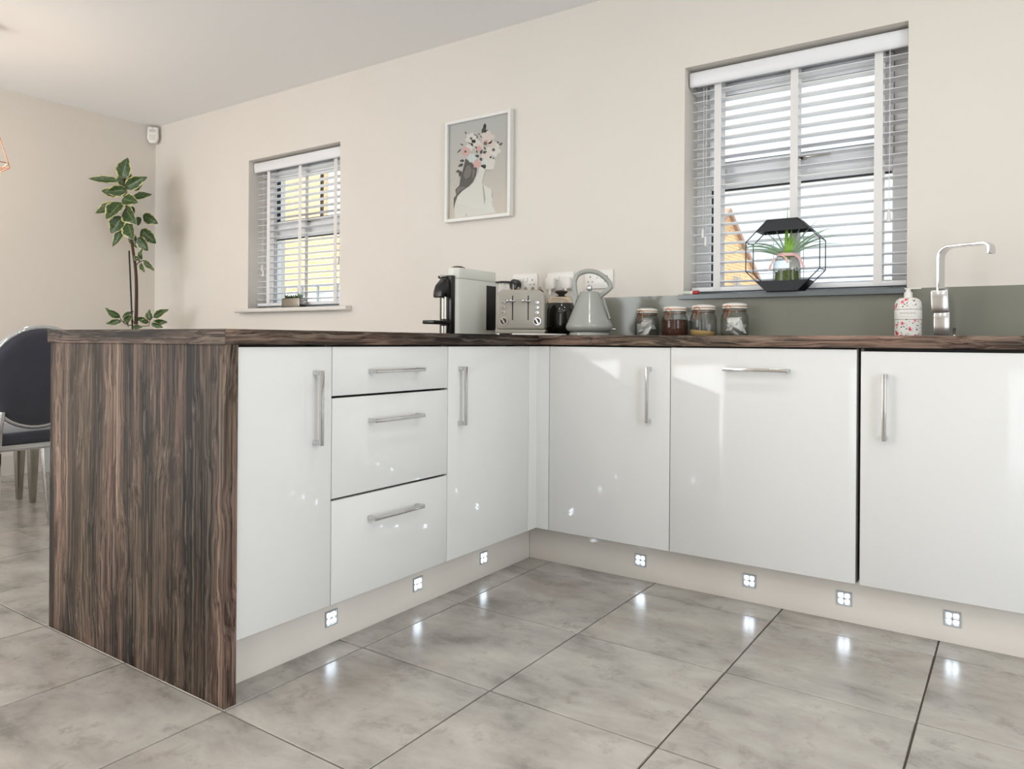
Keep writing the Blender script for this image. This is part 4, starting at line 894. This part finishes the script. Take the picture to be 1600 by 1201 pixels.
def leaf_mesh(parent, p0, p1, wd, roll, bend):
    d = p1 - p0; L = d.length; d.normalize()
    nrm = (toward - d * toward.dot(d)); nrm = nrm.normalized() if nrm.length > 0.1 else Vector((0, 0, 1)); side = d.cross(nrm).normalized()
    nrm = (nrm * math.cos(roll) + side * math.sin(roll)).normalized(); side = d.cross(nrm).normalized()
    nu, nv = 10, 6; vs = []; uv = []; prof = []
    for i in range(nu + 1):
        u = i / nu; wu = wd * (math.sin(PI * u ** 0.85) ** 0.8) * (1 - 0.25 * u) if 0 < u < 1 else 0.0006
        for j in range(nv + 1):
            v_ = j / nv * 2 - 1
            p = p0 + d * (L * u) + side * (v_ * wu / 2) + nrm * (bend * L * math.sin(PI * u) - bend * 0.6 * L * u + abs(v_) * wu * 0.16 + 0.003 * math.sin(9 * u + 3 * v_))
            vs.append(p); uv.append((u, (v_ + 1) / 2))
    fs = [(i * (nv + 1) + j, (i + 1) * (nv + 1) + j, (i + 1) * (nv + 1) + j + 1, i * (nv + 1) + j + 1) for i in range(nu) for j in range(nv)]
    me = bpy.data.meshes.new('leaf'); me.from_pydata(vs, [], fs); me.materials.append(M_leaf)
    ul = me.uv_layers.new(name='UVMap')
    for lp in me.loops: ul.data[lp.index].uv = uv[lp.vertex_index]
    for p in me.polygons: p.use_smooth = True
    o = bpy.data.objects.new('leaf', me); COL.objects.link(o); o.parent = parent
    return o
LEAVES = [(240, 352, 270, 235, 62, 0), (243, 402, 262, 300, 72, -.03), (228, 350, 232, 290, 40, -.04), (225, 362, 70, 358, 34, .02), (240, 430, 108, 412, 44, -.02), (278, 416, 182, 436, 48, .05), (262, 402, 390, 346, 52, .03), (280, 400, 330, 372, 40, -.02),
          (285, 446, 375, 424, 36, -.05), (252, 466, 368, 496, 56, .05), (212, 488, 102, 546, 50, .0), (252, 488, 205, 588, 66, .06), (274, 516, 350, 608, 74, .06), (348, 545, 430, 592, 50, -.03), (205, 560, 140, 606, 40, -.05), (252, 562, 190, 655, 66, .03),
          (258, 620, 176, 724, 40, .0), (284, 592, 332, 694, 66, .05), (342, 626, 412, 702, 56, -.02), (332, 670, 376, 746, 54, .0), (276, 646, 306, 728, 50, -.04), (230, 380, 216, 440, 40, -.06), (182, 600, 165, 632, 26, -.06), (290, 500, 250, 545, 40, -.05), (330, 560, 300, 600, 40, -.05),
          (366, 800, 430, 858, 26, .02), (350, 816, 378, 868, 24, .03), (346, 796, 358, 736, 28, .0), (344, 800, 318, 776, 22, .03),
          (238, 1116, 174, 1066, 32, .02), (240, 1134, 156, 1150, 26, .0), (240, 1118, 288, 1078, 26, -.02), (258, 1136, 320, 1104, 30, .02), (320, 1118, 382, 1128, 24, .0), (398, 1130, 392, 1070, 36, .0), (420, 1112, 518, 1070, 32, .02), (414, 1138, 488, 1138, 28, .0), (404, 1148, 472, 1168, 26, .0), (395, 1140, 360, 1135, 24, .02), (280, 1165, 300, 1130, 22, .02), (310, 1168, 370, 1166, 24, .03)]
rn = random.Random(5)
for (a, b_, c, d_, wd, dep) in LEAVES:
    leaf_mesh(t, pp(a, b_, dep * 0.6), pp(c, d_, dep * 1.6 + rn.uniform(-0.02, 0.03)), wd * 1.5 / 3.533 / PXM, rn.uniform(-0.32, 0.32), rn.uniform(-0.02, 0.10))
tw = MB()
for q in (((314, 832, 0), (335, 812, .01), (348, 800, .02)), ((335, 812, .01), (366, 800, .02)), ((318, 1165, 0), (262, 1150, .01), (238, 1118, .02)), ((320, 1165, 0), (395, 1160, .01), (405, 1125, .02)), ((262, 1150, .01), (258, 1136, .02)), ((405, 1125, .02), (420, 1110, .02)), ((320, 1165, 0), (305, 1130, .01)), ((262, 640, 0), (250, 625, .01)), ((273, 600, 0), (245, 620, 0.0))):
    tw.tube([pp(*p) for p in q], 0.0028, 6)
tw.build('side_shoots', M_stem, t, world=False)

# ------------------------------------------------------------------ dining chair, table, pendant lamp
M_velvet = mat('charcoal_velvet', (55, 57, 68), 0.85, noise=0.16, nscale=9); M_velvet.node_tree.nodes['Principled BSDF'].inputs['Sheen Weight'].default_value = 0.35
t = thing('dining_chair', (-1.98, -1.035, 0), 'charcoal velvet dining chair with round back and chrome legs', 'chair')
# chair faces -x; local x = toward its back (+x)
bx = 0.195; oz, oa, ob = 0.722, 0.192, 0.200
def oval(r, x, n=48): return [(x + 0.10 * ((r * ob * math.sin(2 * PI * k / n))), r * oa * math.cos(2 * PI * k / n), oz + r * ob * math.sin(2 * PI * k / n)) for k in range(n)]
MB().tube(oval(1.03, bx - 0.010), 0.011, 10, closed=True).build('back_ring', M_chrome2, t, world=False, smooth=True)
pad = MB(); rings = [(0.0, 0.022), (0.5, 0.021), (0.85, 0.017), (0.96, 0.010), (1.0, 0.0)]
vs = []; n = 48
for s_ in (1, -1):
    for r_, h_ in rings: vs += [(x + s_ * h_, y, z) for x, y, z in oval(max(r_, 0.001), bx, n)]
fs = []
for s_ in range(2):
    for k in range(len(rings) - 1):
        o_ = (s_ * len(rings) + k) * n
        fs += [(o_ + j, o_ + (j + 1) % n, o_ + n + (j + 1) % n, o_ + n + j) for j in range(n)]
pad.add(vs, fs).build('backrest', M_velvet, t, world=False, smooth=True)
for s_ in (-1, 1):
    MB().tube([(bx - 0.02, s_ * 0.145, 0.455), (bx - 0.002, s_ * 0.150, 0.52), (bx, s_ * 0.142, oz - 0.135)], 0.012, 10).build('back_upright', M_chrome2, t, world=False, smooth=True)
def soft(poly, z0, z1, M, name):
    return MB().prism(poly, 'z', z0, z1).build(name, M, t, bevel=0.018, seg=4, world=False)
soft([(bx - 0.01, -0.185), (bx - 0.01, 0.185), (-0.235, 0.215), (-0.235, -0.215)], 0.452, 0.500, M_velvet, 'seat')
MB().prism([(bx, -0.190), (bx, 0.190), (-0.240, 0.220), (-0.240, -0.220)], 'z', 0.425, 0.4515).build('seat_frame', M_chrome2, t, bevel=0.003, world=False)
for (x0_, y0_, x1_, y1_) in ((bx - 0.02, -0.168, bx + 0.055, -0.185), (bx - 0.02, 0.168, bx + 0.055, 0.185), (-0.222, -0.2, -0.225, -0.222), (-0.222, 0.2, -0.225, 0.222)):
    vs = []
    for z, h_, xx, yy in ((0.4255, 0.024, x0_, y0_), (0.20, 0.017, (x0_ * 0.5 + x1_ * 0.5), (y0_ + y1_) / 2), (0.0, 0.010, x1_, y1_)):
        vs += [(xx + i * h_, yy + j * h_, z) for i, j in ((-1, -1), (1, -1), (1, 1), (-1, 1))]
    MB().add(vs, [(0, 1, 2, 3), (11, 10, 9, 8)] + [(4 * k + j, 4 * k + (j + 1) % 4, 4 * k + 4 + (j + 1) % 4, 4 * k + 4 + j) for k in range(2) for j in range(4)]).build('leg', M_chrome2, t, bevel=0.003, world=False)
t = thing('dining_table', (-2.870, -0.770, 0), 'dining table on tapered chrome legs behind the velvet chair', 'table')
MB().prism(rrect(-0.42, 0.42, -0.80, 0.80, 0.06), 'z', 0.725, 0.75).build('table_top', mat('grey_table_top', (96, 94, 94), 0.2), t, bevel=0.004, world=False)
MB().prism(rrect(-0.14, 0.14, -0.24, 0.24, 0.02), 'z', 0.695, 0.725).build('sub_frame', M_chrome2, t, world=False)
for (lx, ly) in ((-0.073, 0.121), (0.072, 0.128), (-0.073, -0.20), (0.072, -0.20)):
    vs = []
    for z, h_ in ((0.695, 0.038), (0.35, 0.026), (0.0, 0.013)): vs += [(lx + i * h_, ly + j * h_, z) for i, j in ((-1, -1), (1, -1), (1, 1), (-1, 1))]
    MB().add(vs, [(0, 1, 2, 3), (11, 10, 9, 8)] + [(4 * k + j, 4 * k + (j + 1) % 4, 4 * k + 4 + (j + 1) % 4, 4 * k + 4 + j) for k in range(2) for j in range(4)]).build('leg', M_steel, t, bevel=0.004, world=False)
NX, NY = -2.752, -0.897
t = thing('pendant_lamp', (NX, NY, 1.715), 'copper wire cage pendant lamp hanging from a black ceiling rose', 'pendant lamp')
MB().lathe([(0.0, ZC - 1.715 - 0.026), (0.045, ZC - 1.715 - 0.026), (0.052, ZC - 1.715 - 0.020), (0.052, ZC - 1.715 - 0.0005)], seg=28).build('ceiling_rose', M_black, t, world=False, smooth=True)
MB().tube([(0, 0, ZC - 1.715 - 0.025), (0, 0, 0.35)], 0.003, 8).build('flex', M_black, t, world=False)
MB().lathe([(0.018, 0.29), (0.02, 0.30), (0.02, 0.35), (0.006, 0.36)], seg=18).build('bulb_holder', M_copper, t, world=False, smooth=True)
cg = MB(); N = 6
up_, mid_, low_ = [], [], []
for k in range(N):
    a = 2 * PI * k / N + 0.62
    up_.append(Vector((0.028 * math.cos(a), 0.028 * math.sin(a), 0.335))); mid_.append(Vector((0.122 * math.cos(a), 0.122 * math.sin(a), 0.052))); low_.append(Vector((0.068 * math.cos(a + 0.2), 0.068 * math.sin(a + 0.2), 0.012)))
for k in range(N):
    for a_, c_ in ((up_[k], up_[(k + 1) % N]), (mid_[k], mid_[(k + 1) % N]), (low_[k], low_[(k + 1) % N]), (up_[k], mid_[k]), (mid_[k], low_[k])): cg.tube([a_, c_], 0.0022, 6)
cg.build('wire_cage', M_copper, t, world=False)
MB().lathe([(0.0, 0.14), (0.022, 0.15), (0.034, 0.18), (0.030, 0.215), (0.016, 0.26), (0.014, 0.292)], seg=24).build('bulb', mat('warm_bulb', (255, 230, 190), 0.3, emit=(255, 206, 140), estr=6), t, world=False, smooth=True)
bl = light('pendant_bulb_light', 'POINT', (NX, NY, 1.715 + 0.12), 5.5, (1.0, 0.78, 0.56), shadow_soft_size=0.05)

# ------------------------------------------------------------------ ceiling downlights (out of the frame, over kitchen and dining)
def downlight(x, y, e, col, lb):
    t = thing('ceiling_downlight', (x, y, ZC - 0.012), lb, 'downlight', 'ceiling downlights')
    MB().lathe([(0.034, 0.0118), (0.034, 0.002), (0.044, 0.0), (0.046, 0.004), (0.046, 0.0118)], seg=28).build('trim_ring', M_chrome, t, world=False, smooth=True)
    MB().lathe([(0.0, 0.006), (0.0335, 0.006), (0.0335, 0.0085), (0.0, 0.0085)], seg=24).build('lens', mat('downlight_lens', (255, 250, 240), 0.3, emit=(255, 246, 232), estr=8), t, world=False)
    light('downlight_beam', 'AREA', (x, y, ZC - 0.016), e, col, aim=(x, y, 0), shape='DISK', size=0.14)
DL = 2.2
for (x, y) in ((0.75, -0.85), (1.75, -0.85), (2.65, -0.85), (0.75, -2.1), (1.75, -2.1), (2.65, -2.1), (0.75, -3.4), (1.75, -3.4)):
    downlight(x, y, DL, (1.0, 0.95, 0.88), 'round chrome ceiling downlight over the kitchen floor')
for (x, y) in ((-0.8, -3.2), (-1.8, -3.2), (-2.75, -3.3)):  # unseen lamps added to brighten the dining walls
    downlight(x, y, DL * 3.0, (1.0, 0.91, 0.82), 'added round chrome ceiling downlight, out of view, lighting the dining side')

# ------------------------------------------------------------------ outdoors
struct(MB().box(-40, 30, YB + WT, 60, -0.40, -0.30).build('ground', mat('pale_paving', (190, 186, 176), 0.9, noise=0.05, nscale=2), keep=True))
h1 = thing('brick_house', (-15, 10, -0.3), 'tall orange brick house seen through the dining window', 'building')
MB().box(-22, -11.5, 9.0, 9.1, -0.3, 6.2).box(-11.5, -9.9, 9.0, 9.1, -0.3, 3.3).build('brick_wall', M_brick, h1)
MB().box(-22, -11.5, 9.1, 14, -0.3, 6.2).box(-11.5, -9.9, 9.1, 14, -0.3, 3.3).build('side_wall', mat('pale_render', (246, 246, 244), 0.9), h1)
MB().prism([(8.7, 6.2), (14.3, 6.2), (11.5, 8.4)], 'x', -22.3, -11.2).build('roof', M_rooftile, h1)
MB().tube([(-11.56, 8.95, 3.3), (-11.56, 8.95, 6.2)], 0.035, 8).build('downpipe', M_black, h1)
wl = MB().box(-12.0, -9.5, 8.3, 8.9, -0.3, 1.95).build('garden_wall', mat('white_render', (240, 240, 238), 0.8)); tag(wl, 'low white rendered wall outside the dining window', 'wall')
fe = thing('railing', (-11.0, 8.2, -0.3), 'grey garden railing outside the dining window', 'railing')
M_rail = mat('grey_rail', (120, 126, 132), 0.6)
MB().box(-11.9, -9.8, 8.18, 8.22, 2.02, 2.06).build('top_rail', M_rail, fe)
for x in (-11.9, -11.42, -11.3, -10.8, -10.2): MB().box(x - 0.025, x + 0.025, 8.18, 8.22, -0.3, 2.03).build('post', M_rail, fe)
GX = -4.0
h2 = thing('brick_garage', (-7.0, 14.36, -0.3), 'orange brick gable of a garage seen behind the terrarium', 'building')
MB().prism([(10.9, -0.3), (17.7, -0.3), (17.7, 1.86), (14.36, 3.86), (10.9, 1.80)], 'x', -9, GX).build('gable_wall', M_brick, h2)
b = MB(); b.prism([(14.36, 3.86), (14.36, 3.98), (17.95, 1.83), (17.95, 1.71)], 'x', -9, GX + 0.08); b.prism([(14.36, 3.86), (14.36, 3.98), (10.6, 1.75), (10.6, 1.63)], 'x', -9, GX + 0.08)
b.build('roof', M_rooftile, h2)
MB().tube([(GX + 0.06, 15.0, -0.3), (GX + 0.06, 15.0, 2.45)], 0.04, 8).build('downpipe', M_rail, h2)
MB().tube([(GX + 0.06, 14.72, -0.3), (GX + 0.06, 14.72, 2.45)], 0.025, 8).build('cable_pipe', M_rail, h2)

for o in bpy.data.objects:
    if '_w' in o: del o['_w']
